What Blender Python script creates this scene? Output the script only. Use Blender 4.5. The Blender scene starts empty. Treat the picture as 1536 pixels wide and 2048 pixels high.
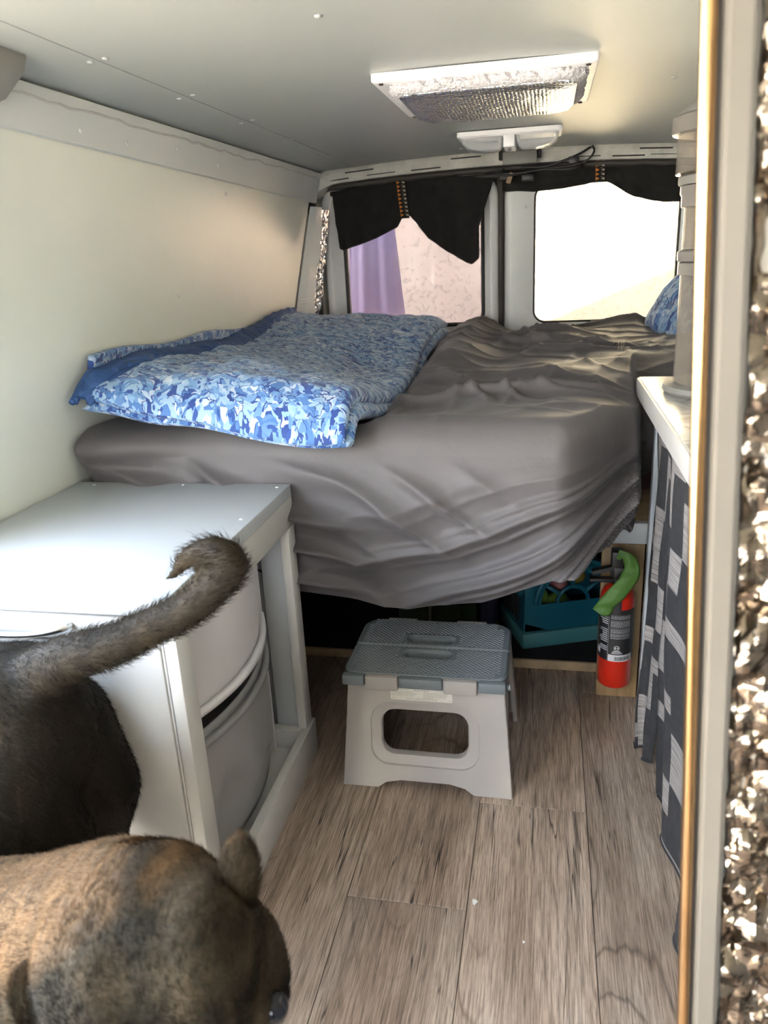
import bpy, bmesh, math, random
import numpy as np
from mathutils import Vector, Matrix
random.seed(7)
PI = math.pi
SC = bpy.context.scene
COL = SC.collection

# ------------------------------------------------------------------ camera
cam_d = bpy.data.cameras.new('camera')
cam = bpy.data.objects.new('camera', cam_d)
COL.objects.link(cam)
RX = Vector((0.97898, 0.19804, -0.04872))
DN = Vector((0.01804, -0.32204, -0.94656))
FW = Vector((-0.20314, 0.92578, -0.31884))
cam.matrix_world = Matrix(((RX.x, -DN.x, -FW.x, 0.0), (RX.y, -DN.y, -FW.y, 0.0), (RX.z, -DN.z, -FW.z, 1.13), (0, 0, 0, 1)))
cam_d.sensor_fit = 'HORIZONTAL'
cam_d.sensor_width = 36.0
cam_d.lens = 36.0 * 1538.0 / 1536.0
cam_d.clip_start = 0.02
cam_d.dof.use_dof = True
cam_d.dof.focus_distance = 1.7
cam_d.dof.aperture_fstop = 9.5
SC.camera = cam

# ------------------------------------------------------------------ light
SC.view_settings.view_transform = 'Standard'
SC.view_settings.look = 'None'
SC.view_settings.gamma = 1.0
SC.view_settings.use_curve_mapping = False
SC.view_settings.exposure = 4.52

world = bpy.data.worlds.new('sky')
SC.world = world
world.use_nodes = True
wn = world.node_tree
wn.nodes.clear()
w_out = wn.nodes.new('ShaderNodeOutputWorld')
w_bg = wn.nodes.new('ShaderNodeBackground')
w_tc = wn.nodes.new('ShaderNodeTexCoord')
w_sep = wn.nodes.new('ShaderNodeSeparateXYZ')
w_rmp = wn.nodes.new('ShaderNodeValToRGB')
w_rmp.color_ramp.elements[0].position = 0.0
w_rmp.color_ramp.elements[0].color = (0.95, 0.93, 0.88, 1)
w_rmp.color_ramp.elements[1].position = 0.7
w_rmp.color_ramp.elements[1].color = (0.52, 0.70, 1.0, 1)
w_bg.inputs['Strength'].default_value = 1.0
wn.links.new(w_tc.outputs['Generated'], w_sep.inputs[0])
wn.links.new(w_sep.outputs['Z'], w_rmp.inputs[0])
wn.links.new(w_rmp.outputs[0], w_bg.inputs[0])
wn.links.new(w_bg.outputs[0], w_out.inputs[0])

sun_d = bpy.data.lights.new('sun', 'SUN')
sun_d.energy = 38.0
sun_d.angle = math.radians(0.6)
sun_d.color = (1.0, 0.93, 0.80)
sun = bpy.data.objects.new('sun', sun_d)
COL.objects.link(sun)
SUN_DIR = Vector((0.8, -0.3, 0.5)).normalized()
sun.rotation_euler = SUN_DIR.to_track_quat('Z', 'Y').to_euler()
sun.location = (4, -2, 5)

# ------------------------------------------------------------------ node helpers
class NT:
    def __init__(self, name):
        self.m = bpy.data.materials.new(name)
        self.m.use_nodes = True
        self.t = self.m.node_tree
        self.t.nodes.clear()
        self.out = self.n('OutputMaterial')
        self.p = self.n('BsdfPrincipled')
        self.l(self.p.outputs[0], self.out.inputs[0])
    def n(self, typ, **kw):
        nd = self.t.nodes.new('ShaderNode' + typ)
        for k, v in kw.items():
            setattr(nd, k, v)
        return nd
    def l(self, a, b):
        self.t.links.new(a, b)
    def set(self, name, v):
        s = self.p.inputs[name]
        if hasattr(v, 'is_output'):
            self.l(v, s)
        else:
            s.default_value = v
    def coord(self, kind='Object', scale=(1, 1, 1), rot=(0, 0, 0), loc=(0, 0, 0)):
        tc = self.n('TexCoord')
        mp = self.n('Mapping')
        mp.inputs['Scale'].default_value = scale
        mp.inputs['Rotation'].default_value = rot
        mp.inputs['Location'].default_value = loc
        self.l(tc.outputs[kind], mp.inputs[0])
        return mp.outputs[0]
    def noise(self, v, scale=5.0, detail=4.0, rough=0.5, dist=0.0):
        nd = self.n('TexNoise')
        nd.inputs['Scale'].default_value = scale
        nd.inputs['Detail'].default_value = detail
        nd.inputs['Roughness'].default_value = rough
        nd.inputs['Distortion'].default_value = dist
        if v is not None:
            self.l(v, nd.inputs['Vector'])
        return nd.outputs['Fac']
    def voro(self, v, scale=5.0, feature='F1', out='Distance', rand=1.0):
        nd = self.n('TexVoronoi', feature=feature)
        nd.inputs['Scale'].default_value = scale
        nd.inputs['Randomness'].default_value = rand
        self.l(v, nd.inputs['Vector'])
        return nd.outputs[out]
    def ramp(self, f, stops, interp='LINEAR'):
        nd = self.n('ValToRGB')
        cr = nd.color_ramp
        cr.interpolation = interp
        while len(cr.elements) < len(stops):
            cr.elements.new(0.5)
        for e, (p, c) in zip(cr.elements, stops):
            e.position = p
            e.color = tuple(c) + (1,) if len(c) == 3 else c
        self.l(f, nd.inputs[0])
        return nd.outputs[0]
    def mix(self, f, a, b, blend='MIX'):
        nd = self.n('Mix', data_type='RGBA', blend_type=blend)
        for s, v in ((nd.inputs[0], f), (nd.inputs[6], a), (nd.inputs[7], b)):
            if hasattr(v, 'is_output'):
                self.l(v, s)
            else:
                s.default_value = v if not isinstance(v, tuple) or len(v) == 4 else v + (1,)
        return nd.outputs[2]
    def math(self, op, a, b=0.0, c=0.0):
        nd = self.n('Math', operation=op)
        for s, v in zip(nd.inputs, (a, b, c)):
            if hasattr(v, 'is_output'):
                self.l(v, s)
            else:
                s.default_value = v
        return nd.outputs[0]
    def add(self, v, off):
        nd = self.n('VectorMath', operation='ADD')
        self.l(v, nd.inputs[0])
        if hasattr(off, 'is_output'):
            self.l(off, nd.inputs[1])
        else:
            nd.inputs[1].default_value = off
        return nd.outputs[0]
    def warp(self, v, scale, amt):
        nz = self.n('TexNoise')
        nz.inputs['Scale'].default_value = scale
        self.l(v, nz.inputs['Vector'])
        s = self.n('VectorMath', operation='SCALE')
        s.inputs['Scale'].default_value = amt
        self.l(nz.outputs['Color'], s.inputs[0])
        return self.add(v, s.outputs[0])
    def bump(self, h, strength=0.3, dist=0.01):
        nd = self.n('Bump')
        nd.inputs['Strength'].default_value = strength
        nd.inputs['Distance'].default_value = dist
        self.l(h, nd.inputs['Height'])
        self.l(nd.outputs[0], self.p.inputs['Normal'])
        return nd

def simple(name, col, rough=0.5, metal=0.0, var=0.06, scale=9.0, bump=0.0, bscale=60.0, bdist=0.003, **kw):
    t = NT(name)
    v = t.coord('Object')
    nz = t.noise(v, scale, 4, 0.6)
    a = tuple(max(0, c * (1 - var)) for c in col)
    b = tuple(min(1, c * (1 + var)) for c in col)
    t.set('Base Color', t.ramp(nz, [(0.3, a), (0.7, b)]))
    t.set('Roughness', rough)
    t.set('Metallic', metal)
    if bump:
        t.bump(t.noise(v, bscale, 3, 0.6), bump, bdist)
    for k, x in kw.items():
        t.set(k.replace('_', ' '), x)
    return t.m

MAT = {}
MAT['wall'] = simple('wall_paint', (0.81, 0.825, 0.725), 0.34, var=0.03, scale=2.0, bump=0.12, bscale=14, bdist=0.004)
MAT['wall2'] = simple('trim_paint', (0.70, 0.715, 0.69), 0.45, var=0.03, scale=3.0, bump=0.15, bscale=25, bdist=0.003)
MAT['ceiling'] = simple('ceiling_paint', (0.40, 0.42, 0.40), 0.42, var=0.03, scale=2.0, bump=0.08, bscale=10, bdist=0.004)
MAT['white'] = simple('white_paint', (0.50, 0.525, 0.54), 0.5, var=0.02, scale=3.0, bump=0.10, bscale=20, bdist=0.002)
MAT['cream'] = simple('cream_paint', (0.62, 0.605, 0.57), 0.42, var=0.05, scale=6.0, bump=0.25, bscale=18, bdist=0.003)
MAT['van_white'] = simple('van_body_paint', (0.74, 0.745, 0.73), 0.35, var=0.05, scale=6.0)
MAT['dirty_white'] = simple('aged_body_paint', (0.50, 0.49, 0.44), 0.5, var=0.22, scale=14.0, bump=0.2, bscale=30)
MAT['cab_trim'] = simple('dark_cab_trim', (0.07, 0.068, 0.065), 0.7)
MAT['rubber'] = simple('black_rubber', (0.012, 0.012, 0.012), 0.55)
MAT['brown_rubber'] = simple('brown_rubber', (0.035, 0.030, 0.026), 0.6)
MAT['slot'] = simple('dark_slot', (0.02, 0.018, 0.016), 0.8)
MAT['grey_plastic'] = simple('grey_plastic', (0.19, 0.185, 0.17), 0.5)
MAT['white_plastic'] = simple('white_plastic', (0.80, 0.79, 0.80), 0.35)
MAT['steel'] = simple('brushed_steel', (0.72, 0.71, 0.69), 0.28, 1.0)
MAT['black'] = simple('black_plastic', (0.010, 0.010, 0.011), 0.45)
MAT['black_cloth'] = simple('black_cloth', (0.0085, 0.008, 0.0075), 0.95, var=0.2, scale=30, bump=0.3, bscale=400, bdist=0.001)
MAT['ground'] = simple('asphalt_drive', (0.11, 0.10, 0.086), 0.9, var=0.12, scale=4, bump=0.3, bscale=40)
MAT['blocker_surface'] = simple('blocker_brown', (0.12, 0.10, 0.09), 0.9, var=0.2)  # surface of the slab added over the stucco to cut sky light
MAT['plywood'] = simple('plywood_edge', (0.42, 0.30, 0.17), 0.7, var=0.3, scale=14)
MAT['mattress'] = simple('mattress_ticking', (0.10, 0.05, 0.055), 0.9)

def mk_pine():
    t = NT('pine_board')
    v = t.coord('Object', (9, 9, 1.2))
    n = t.noise(v, 3.5, 6, 0.6, 1.2)
    t.set('Base Color', t.ramp(n, [(0.30, (0.17, 0.105, 0.048)), (0.5, (0.26, 0.175, 0.088)), (0.72, (0.34, 0.245, 0.135))]))
    t.set('Roughness', 0.6)
    return t.m
MAT['pine'] = mk_pine()

def mk_plank():
    t = NT('vinyl_oak_plank')
    oi = t.n('ObjectInfo')
    off = t.n('VectorMath', operation='SCALE')
    off.inputs['Scale'].default_value = 37.0
    cmb = t.n('CombineXYZ')
    t.l(oi.outputs['Random'], cmb.inputs[0])
    t.l(oi.outputs['Random'], cmb.inputs[1])
    t.l(cmb.outputs[0], off.inputs[0])
    v0 = t.add(t.coord('Object', (1, 0.085, 1)), off.outputs[0])
    vs = t.add(t.coord('Object', (1, 0.030, 1)), off.outputs[0])
    v1 = t.add(t.coord('Object', (1, 0.22, 1)), off.outputs[0])
    # cathedral growth rings
    warp = t.noise(v1, 3.6, 1, 0.4)
    rings = t.math('FRACT', t.math('ADD', t.math('MULTIPLY', warp, 30.0), t.math('MULTIPLY', t.noise(v0, 60, 2), 0.35)))
    ring_l = t.ramp(rings, [(0.0, (0.25, 0.22, 0.20)), (0.10, (0.95, 0.95, 0.95)), (0.6, (1.05, 1.05, 1.05)), (0.93, (0.85, 0.85, 0.85)), (1.0, (0.30, 0.28, 0.26))])
    ring_m = t.ramp(t.noise(v1, 6.0, 1), [(0.44, (0.12, 0.12, 0.12)), (0.60, (0.75, 0.75, 0.75))])
    fine = t.noise(vs, 420, 4, 0.7)
    med = t.noise(vs, 75, 4, 0.6)
    big = t.noise(v1, 7, 3, 0.5)
    base = t.ramp(big, [(0.30, (0.33, 0.245, 0.185)), (0.5, (0.46, 0.365, 0.290)), (0.70, (0.58, 0.49, 0.41))])
    base = t.mix(0.85, base, t.ramp(fine, [(0.36, (0.34, 0.31, 0.28)), (0.58, (1.12, 1.10, 1.08))]), 'MULTIPLY')
    base = t.mix(0.65, base, t.ramp(med, [(0.30, (0.45, 0.42, 0.40)), (0.58, (1.08, 1.08, 1.08))]), 'MULTIPLY')
    base = t.mix(ring_m, base, ring_l, 'MULTIPLY')
    # long dark checks running with the grain
    ck = t.noise(t.add(t.coord('Object', (1, 0.03, 1)), off.outputs[0]), 26, 3, 0.55, 0.4)
    ckm = t.ramp(ck, [(0.492, (1, 1, 1)), (0.50, (0.10, 0.08, 0.07)), (0.508, (1, 1, 1))])
    ckp = t.ramp(t.noise(v1, 9, 2), [(0.48, (0, 0, 0)), (0.55, (1, 1, 1))])
    base = t.mix(ckp, base, t.mix(1.0, base, ckm, 'MULTIPLY'))
    rv = t.ramp(oi.outputs['Random'], [(0, (0.84, 0.83, 0.82)), (1, (1.12, 1.10, 1.08))])
    base = t.mix(1.0, base, rv, 'MULTIPLY')
    t.set('Base Color', base)
    t.set('Roughness', 0.42)
    t.bump(t.math('ADD', fine, t.math('MULTIPLY', rings, 0.3)), 0.25, 0.0015)
    return t.m
MAT['plank'] = mk_plank()

def mk_sheet():
    t = NT('grey_sheet_cotton')
    v = t.coord('Object')
    t.set('Base Color', t.ramp(t.noise(v, 4, 3), [(0.3, (0.092, 0.083, 0.084)), (0.7, (0.112, 0.102, 0.103))]))
    t.set('Roughness', 0.55)
    t.set('Specular IOR Level', 0.3)
    t.set('Sheen Weight', 0.08)
    t.set('Sheen Roughness', 0.4)
    t.bump(t.noise(v, 38, 3, 0.55, 0.6), 0.18, 0.006)
    return t.m
MAT['sheet'] = mk_sheet()

def mk_floral(name, scale=17.0, leaf=True):
    t = NT(name)
    v = t.coord('UV')
    w = t.warp(v, 14.0, 0.05)
    nd = t.n('TexVoronoi', feature='F1')
    nd.inputs['Scale'].default_value = scale
    nd.inputs['Randomness'].default_value = 1.0
    mp = t.n('Mapping')
    mp.inputs['Scale'].default_value = (1.0, 1.45, 1)
    mp.inputs['Rotation'].default_value = (0, 0, 0.6)
    t.l(w, mp.inputs[0])
    w2 = t.warp(mp.outputs[0], 40.0, 0.028)
    t.l(w2, nd.inputs['Vector'])
    sep = t.n('SeparateColor')
    t.l(nd.outputs['Color'], sep.inputs[0])
    pal = t.ramp(sep.outputs[0], [(0.0, (0.012, 0.045, 0.20)), (0.15, (0.055, 0.15, 0.37)), (0.36, (0.13, 0.26, 0.47)),
                                  (0.60, (0.25, 0.38, 0.53)), (0.87, (0.42, 0.49, 0.58))], 'CONSTANT')
    # second petal layer
    nd2 = t.n('TexVoronoi', feature='F1')
    nd2.inputs['Scale'].default_value = scale * 1.9
    t.l(t.add(w2, (3.3, 1.7, 0)), nd2.inputs['Vector'])
    sep2 = t.n('SeparateColor')
    t.l(nd2.outputs['Color'], sep2.inputs[0])
    pal2 = t.ramp(sep2.outputs[1], [(0.0, (0.015, 0.06, 0.24)), (0.22, (0.09, 0.20, 0.43)), (0.55, (0.21, 0.36, 0.57)), (0.8, (0.38, 0.47, 0.60))], 'CONSTANT')
    msk = t.ramp(sep2.outputs[0], [(0.0, (0, 0, 0)), (0.62, (1, 1, 1))], 'CONSTANT')
    col = t.mix(msk, pal, pal2)
    # dark ground between petals
    e = t.voro(w2, scale, 'DISTANCE_TO_EDGE')
    g = t.ramp(e, [(0.02, (1, 1, 1)), (0.05, (0, 0, 0))])
    g2 = t.mix(1.0, g, t.ramp(t.noise(v, 22, 2), [(0.5, (0, 0, 0)), (0.55, (1, 1, 1))]), 'MULTIPLY')
    col = t.mix(g2, col, (0.010, 0.040, 0.18))
    t.set('Base Color', col)
    t.set('Roughness', 0.75)
    t.set('Sheen Weight', 0.2)
    pf = t.voro(t.warp(v, 6, 0.05), 16, 'SMOOTH_F1')
    t.bump(t.math('ADD', t.math('MULTIPLY', pf, -1.0), t.math('MULTIPLY', t.noise(v, 60, 3), 0.25)), 0.55, 0.012)
    return t.m
MAT['floral'] = mk_floral('blue_floral_cotton', 54.0)
MAT['floral_fine'] = mk_floral('blue_sprig_cotton', 34.0)

def mk_navy():
    t = NT('navy_quilt_backing')
    v = t.coord('UV')
    t.set('Base Color', t.ramp(t.noise(v, 20, 3), [(0.3, (0.018, 0.062, 0.19)), (0.7, (0.028, 0.085, 0.24))]))
    t.set('Roughness', 0.7)
    w = t.voro(t.warp(v, 5, 0.08), 15, 'DISTANCE_TO_EDGE')
    t.bump(t.ramp(w, [(0, (0, 0, 0)), (0.12, (1, 1, 1))]), 0.6, 0.01)
    return t.m
MAT['navy'] = mk_navy()

def mk_stucco():
    t = NT('stucco_render')
    v = t.coord('Object')
    w = t.warp(v, 5, 0.12)
    n = t.noise(w, 30, 4, 0.6, 0.5)
    
    t.set('Roughness', 0.95)
    h = t.ramp(n, [(0.34, (1, 1, 1)), (0.40, (0.3, 0.3, 0.3)), (0.42, (1.0, 1.0, 1.0))])
    t.set('Base Color', t.mix(0.45, t.ramp(t.noise(v, 3, 3), [(0.3, (0.66, 0.585, 0.525)), (0.7, (0.73, 0.655, 0.575))]), t.ramp(n, [(0.355, (1, 1, 1)), (0.395, (0.55, 0.53, 0.50)), (0.41, (1, 1, 1)), (0.6, (1, 1, 1)), (0.66, (0.9, 0.89, 0.88))]), 'MULTIPLY'))
    t.bump(h, 0.5, 0.012)
    return t.m
MAT['stucco'] = mk_stucco()

def mk_glass(name, tint, fac=0.06):
    t = NT(name)
    t.t.nodes.remove(t.p)
    tr = t.n('BsdfTransparent')
    tr.inputs[0].default_value = tint + (1,)
    gl = t.n('BsdfGlossy')
    gl.inputs['Roughness'].default_value = 0.02
    mx = t.n('MixShader')
    mx.inputs[0].default_value = fac
    t.l(tr.outputs[0], mx.inputs[1])
    t.l(gl.outputs[0], mx.inputs[2])
    t.l(mx.outputs[0], t.out.inputs[0])
    return t.m
MAT['tinted_glass'] = mk_glass('tinted_privacy_glass', (0.375, 0.345, 0.328), 0.003)
MAT['glass'] = mk_glass('rear_window_glass', (0.45, 0.44, 0.39), 0.004)

def mk_clear(name, tint, amt=0.35, rough=0.15, trans=None, edge=0.55):
    t = NT(name)
    t.set('Base Color', tint + (1,))
    t.set('Roughness', rough)
    tr = t.n('BsdfTransparent')
    tr.inputs[0].default_value = (trans or tuple(min(1, c * 1.5 + 0.2) for c in tint)) + (1,)
    mx = t.n('MixShader')
    lw = t.n('LayerWeight')
    lw.inputs['Blend'].default_value = 0.35
    f = t.math('ADD', t.math('MULTIPLY', lw.outputs['Facing'], edge), amt)
    t.l(f, mx.inputs[0])
    t.l(tr.outputs[0], mx.inputs[1])
    t.l(t.p.outputs[0], mx.inputs[2])
    t.l(mx.outputs[0], t.out.inputs[0])
    return t.m
MAT['clear'] = mk_clear('clear_plastic', (0.42, 0.385, 0.34), 0.05, 0.10, (0.86, 0.83, 0.79), .45)
MAT['clear_rim'] = mk_clear('frosted_plastic_rim', (0.27, 0.25, 0.23), 0.42, 0.22)
MAT['dome_lens'] = mk_clear('lamp_lens', (0.75, 0.76, 0.78), 0.30, 0.15)
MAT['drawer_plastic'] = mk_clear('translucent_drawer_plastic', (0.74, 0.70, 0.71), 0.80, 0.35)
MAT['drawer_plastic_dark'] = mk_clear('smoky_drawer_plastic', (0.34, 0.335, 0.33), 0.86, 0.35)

def mk_foil(name, scale, strength, cell=True, tint=(0.80, 0.81, 0.82), rough=0.22):
    t = NT(name)
    v = t.coord('UV')
    t.set('Base Color', tint + (1,))
    t.set('Metallic', 1.0)
    t.set('Roughness', rough)
    a = t.voro(v, scale, 'SMOOTH_F1' if cell else 'F1', rand=0.25 if cell else 1.0)
    b = t.noise(v, scale * 0.35, 4, 0.6)
    t.bump(t.math('ADD', t.math('MULTIPLY', a, -1.0), t.math('MULTIPLY', b, 0.5)), strength, 0.01)
    return t.m
MAT['bubble_foil'] = mk_foil('bubble_foil', 130, 0.8)
MAT['crinkle_foil'] = mk_foil('crinkled_foil', 45, 1.0, False, (0.30, 0.25, 0.20), 0.20)
MAT['wall_foil'] = mk_foil('foil_tape', 60, 0.9, False)

MAT['pillar_paint'] = simple('pillar_paint', (0.145, 0.132, 0.113), 0.45, var=0.06)
MAT['brass'] = simple('gold_edge_trim', (0.62, 0.38, 0.18), 0.20, 1.0, var=0.15, scale=12)
MAT['fleece'] = simple('white_fleece', (0.56, 0.535, 0.55), 1.0, var=0.08, scale=90, bump=0.9, bscale=150, bdist=0.01)

def mk_purple():
    t = NT('purple_tarp')
    v = t.coord('Object')
    t.set('Base Color', t.ramp(t.noise(v, 5, 3), [(0.3, (0.58, 0.50, 0.82)), (0.7, (0.66, 0.58, 0.90))]))
    t.set('Roughness', 0.55)
    return t.m
MAT['purple'] = mk_purple()
MAT['red'] = simple('red_print', (0.42, 0.015, 0.02), 0.6)

def mk_marble():
    t = NT('white_marble_laminate')
    v = t.coord('Object')
    w = t.warp(v, 3.0, 0.5)
    n = t.noise(w, 6, 6, 0.6, 1.0)
    t.set('Base Color', t.ramp(n, [(0.40, (0.52, 0.51, 0.485)), (0.49, (0.33, 0.33, 0.32)), (0.53, (0.52, 0.51, 0.485)), (0.7, (0.57, 0.56, 0.53))]))
    t.set('Roughness', 0.22)
    return t.m
MAT['marble'] = mk_marble()
MAT['laminate_edge'] = simple('white_laminate_edge', (0.50, 0.49, 0.47), 0.4)
MAT['panel_blue'] = simple('pale_blue_panel_edge', (0.42, 0.47, 0.53), 0.6)

def mk_heather():
    t = NT('heather_grey_weave')
    v = t.coord('UV', (6, 430, 1))
    n = t.noise(v, 1.0, 3, 0.7)
    t.set('Base Color', t.ramp(n, [(0.30, (0.055, 0.050, 0.048)), (0.45, (0.19, 0.175, 0.168)), (0.62, (0.28, 0.26, 0.25)), (0.8, (0.40, 0.38, 0.37))]))
    t.set('Roughness', 0.9)
    return t.m
MAT['heather'] = mk_heather()
MAT['curtain_black'] = simple('charcoal_weave', (0.020, 0.020, 0.023), 0.95, var=0.3, scale=60, bump=0.4, bscale=300, bdist=0.001)

MAT['stool_body'] = simple('stool_grey_plastic', (0.39, 0.358, 0.328), 0.5, var=0.02, bump=0.10, bscale=500, bdist=0.0006)
MAT['stool_top'] = simple('stool_slate_plastic', (0.165, 0.187, 0.198), 0.48, var=0.03)
MAT['stool_pad'] = simple('stool_raised_dash', (0.16, 0.18, 0.19), 0.42, var=0.03)
MAT['paper'] = simple('label_paper', (0.66, 0.63, 0.55), 0.6)
MAT['ink'] = simple('label_ink', (0.03, 0.03, 0.03), 0.7)
MAT['ext_red'] = simple('extinguisher_red', (0.42, 0.014, 0.006), 0.3, var=0.04)
MAT['ext_label'] = simple('extinguisher_label_black', (0.008, 0.008, 0.009), 0.5)
MAT['ext_print'] = simple('extinguisher_print', (0.42, 0.42, 0.44), 0.6)
MAT['tape_green'] = simple('green_masking_tape', (0.065, 0.16, 0.026), 0.6, var=0.12, scale=30, bump=0.3, bscale=50)
MAT['teal'] = simple('teal_plastic', (0.003, 0.085, 0.125), 0.4, var=0.05)
MAT['teal_light'] = simple('pale_teal_plastic', (0.055, 0.19, 0.205), 0.45, var=0.05)
MAT['bag_green'] = simple('green_woven_bag', (0.018, 0.040, 0.014), 0.85, var=0.2, scale=40)
MAT['toy_green'] = simple('green_plush', (0.09, 0.17, 0.015), 0.95)
MAT['toy_pink'] = simple('pink_plush', (0.26, 0.10, 0.10), 0.95)
MAT['toy_yellow'] = simple('yellow_plush', (0.20, 0.15, 0.02), 0.95)
MAT['bottle_purple'] = simple('purple_plastic', (0.025, 0.028, 0.075), 0.5)
MAT['beige'] = simple('beige_vinyl', (0.28, 0.27, 0.24), 0.6)
MAT['eye'] = simple('dog_eye', (0.006, 0.007, 0.012), 0.05)
MAT['scrap'] = simple('paper_scrap', (0.8, 0.8, 0.78), 0.8)
MAT['glue'] = simple('dried_glue', (0.72, 0.68, 0.55), 0.4)

def mk_fur(name, stops, vscale, stretch, patch=None):
    t = NT(name)
    v = t.coord('Object', stretch)
    w = t.warp(v, 3.0, 0.25)
    n = t.noise(w, vscale, 5, 0.6, 0.7)
    col = t.ramp(n, stops)
    if patch:
        pn = t.noise(t.coord('Object'), patch[0], 3, 0.5)
        col = t.mix(t.ramp(pn, [(patch[1], (0, 0, 0)), (patch[2], (1, 1, 1))]), col, t.ramp(n, patch[3]))
    hair = t.noise(t.coord('Object', (60, 400, 400)), 1.0, 2, 0.6)
    col = t.mix(0.55, col, t.ramp(hair, [(0.3, (0.5, 0.5, 0.5)), (0.7, (1.3, 1.3, 1.3))]), 'MULTIPLY')
    t.set('Base Color', col)
    t.set('Roughness', 0.6)
    t.set('Specular IOR Level', 0.12)
    t.bump(hair, 0.35, 0.003)
    return t.m
MAT['dog_dark'] = mk_fur('dark_brindle_fur', [(0.32, (0.007, 0.0054, 0.0032)), (0.56, (0.016, 0.0118, 0.0068)), (0.74, (0.028, 0.020, 0.011))], 9, (2.2, 1.5, 0.5))
def mk_head_fur():
    """tan brindle coat: soft patches, a dark furrow down the forehead, a tan crest on the right temple"""
    t = NT('tan_brindle_fur')
    v = t.coord('Object')
    def dot(vec, off):
        nd = t.n('VectorMath', operation='DOT_PRODUCT')
        t.l(t.warp(v, 14, 0.035), nd.inputs[0])
        nd.inputs[1].default_value = vec
        return t.math('SUBTRACT', nd.outputs['Value'], off)
    a = dot(tuple(D2_SD), D2_C.dot(D2_SD) + .0175 * sum(D2_SD))
    b = dot(tuple(D2_FW), D2_C.dot(D2_FW) + .0175 * sum(D2_FW))
    n1 = t.noise(t.warp(v, 5, .10), 11, 4, 0.6, 0.6)
    n2 = t.noise(t.warp(t.coord('Object', (2.2, .9, .9)), 5, .2), 20, 4, 0.6, 0.6)
    base = t.ramp(n1, [(0.40, (0.005, 0.0040, 0.0018)), (0.49, (0.014, 0.0105, 0.0052)), (0.57, (0.034, 0.025, 0.014)), (0.72, (0.066, 0.048, 0.030))])
    base = t.mix(0.5, base, t.ramp(n2, [(0.38, (0.30, 0.28, 0.24)), (0.55, (1, 1, 1)), (0.70, (1.6, 1.35, 1.0))]), 'MULTIPLY')
    # tan crest: high on the near temple and neck
    far = t.ramp(t.math('ADD', t.math('MULTIPLY', a, -3.0), t.math('MULTIPLY', b, -11.0)), [(0.50, (0, 0, 0)), (0.78, (1, 1, 1))])
    base = t.mix(far, base, t.ramp(n2, [(0.3, (0.040, 0.024, 0.010)), (0.6, (0.118, 0.066, 0.028))]))
    # dark furrow
    st = t.ramp(t.math('ABSOLUTE', a), [(0.004, (1, 1, 1)), (0.022, (0, 0, 0))])
    lim = t.ramp(b, [(0.0, (1, 1, 1)), (0.2, (1, 1, 1))])
    base = t.mix(t.mix(0.8, (0, 0, 0), st), base, (0.012, 0.010, 0.006))
    hair = t.noise(t.coord('Object', (90, 400, 300)), 1.0, 2, 0.6)
    base = t.mix(0.5, base, t.ramp(hair, [(0.3, (0.55, 0.55, 0.55)), (0.7, (1.25, 1.25, 1.25))]), 'MULTIPLY')
    t.set('Base Color', base)
    t.set('Roughness', 0.65)
    t.set('Specular IOR Level', 0.12)
    t.bump(hair, 0.3, 0.003)
    return t.m
D2_SD = Vector((0.925, 0.285, 0.238)).normalized()
D2_FW = (Vector((0.311, -0.247, -0.914)) * 0.97 + Vector((0.203, -0.926, 0.319)) * 0.22).normalized()
D2_SD = (D2_SD - D2_FW * D2_SD.dot(D2_FW)).normalized()
D2_UP = D2_SD.cross(D2_FW).normalized()
if D2_UP.y > 0:
    D2_UP = -D2_UP
EYE = (.077, .058, -.006)
D2_C = Vector((-0.209, 0.433, 0.551)) - D2_SD * EYE[0] - D2_FW * EYE[1] - D2_UP * EYE[2]
MAT['dog_tan'] = mk_head_fur()

# ------------------------------------------------------------------ mesh helpers
def link(name, me, mat=None, parent=None, kind=None, label=None):
    o = bpy.data.objects.new(name, me)
    COL.objects.link(o)
    if mat is not None and me is not None and not me.materials:
        for m in (mat if isinstance(mat, (list, tuple)) else [mat]):
            me.materials.append(MAT[m] if isinstance(m, str) else m)
    if parent is not None:
        o.parent = parent
        o.matrix_parent_inverse = parent.matrix_basis.inverted()
    if kind:
        o['kind'] = kind
    if label:
        o['label'] = label
    return o

def tag(o, label, cat, group=None):
    o['label'] = label
    o['category'] = cat
    if group:
        o['group'] = group
    return o

def thing(name, label, cat, loc=(0, 0, 0), rz=0.0, group=None):
    o = bpy.data.objects.new(name, None)
    COL.objects.link(o)
    o.empty_display_size = 0.05
    o.location = loc
    o.rotation_euler = (0, 0, rz)
    return tag(o, label, cat, group)

def mesh_of(name, verts, faces, smooth=False, uvs=None, mats=None):
    me = bpy.data.meshes.new(name)
    me.from_pydata([tuple(v) for v in verts], [], faces)
    if smooth:
        me.polygons.foreach_set('use_smooth', [True] * len(me.polygons))
    if uvs is not None:
        uv = me.uv_layers.new(name='UVMap')
        li = np.zeros(len(me.loops), dtype=np.int32)
        me.loops.foreach_get('vertex_index', li)
        uv.data.foreach_set('uv', np.asarray(uvs, dtype=np.float32)[li].ravel())
    if mats is not None:
        me.polygons.foreach_set('material_index', mats)
    me.update()
    return me

def bm_mesh(name, bm, smooth=False, angle=None):
    bmesh.ops.recalc_face_normals(bm, faces=bm.faces)
    me = bpy.data.meshes.new(name)
    bm.to_mesh(me)
    bm.free()
    if smooth:
        me.polygons.foreach_set('use_smooth', [True] * len(me.polygons))
        if angle is not None:
            me.set_sharp_from_angle(angle=math.radians(angle))
    return me

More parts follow.
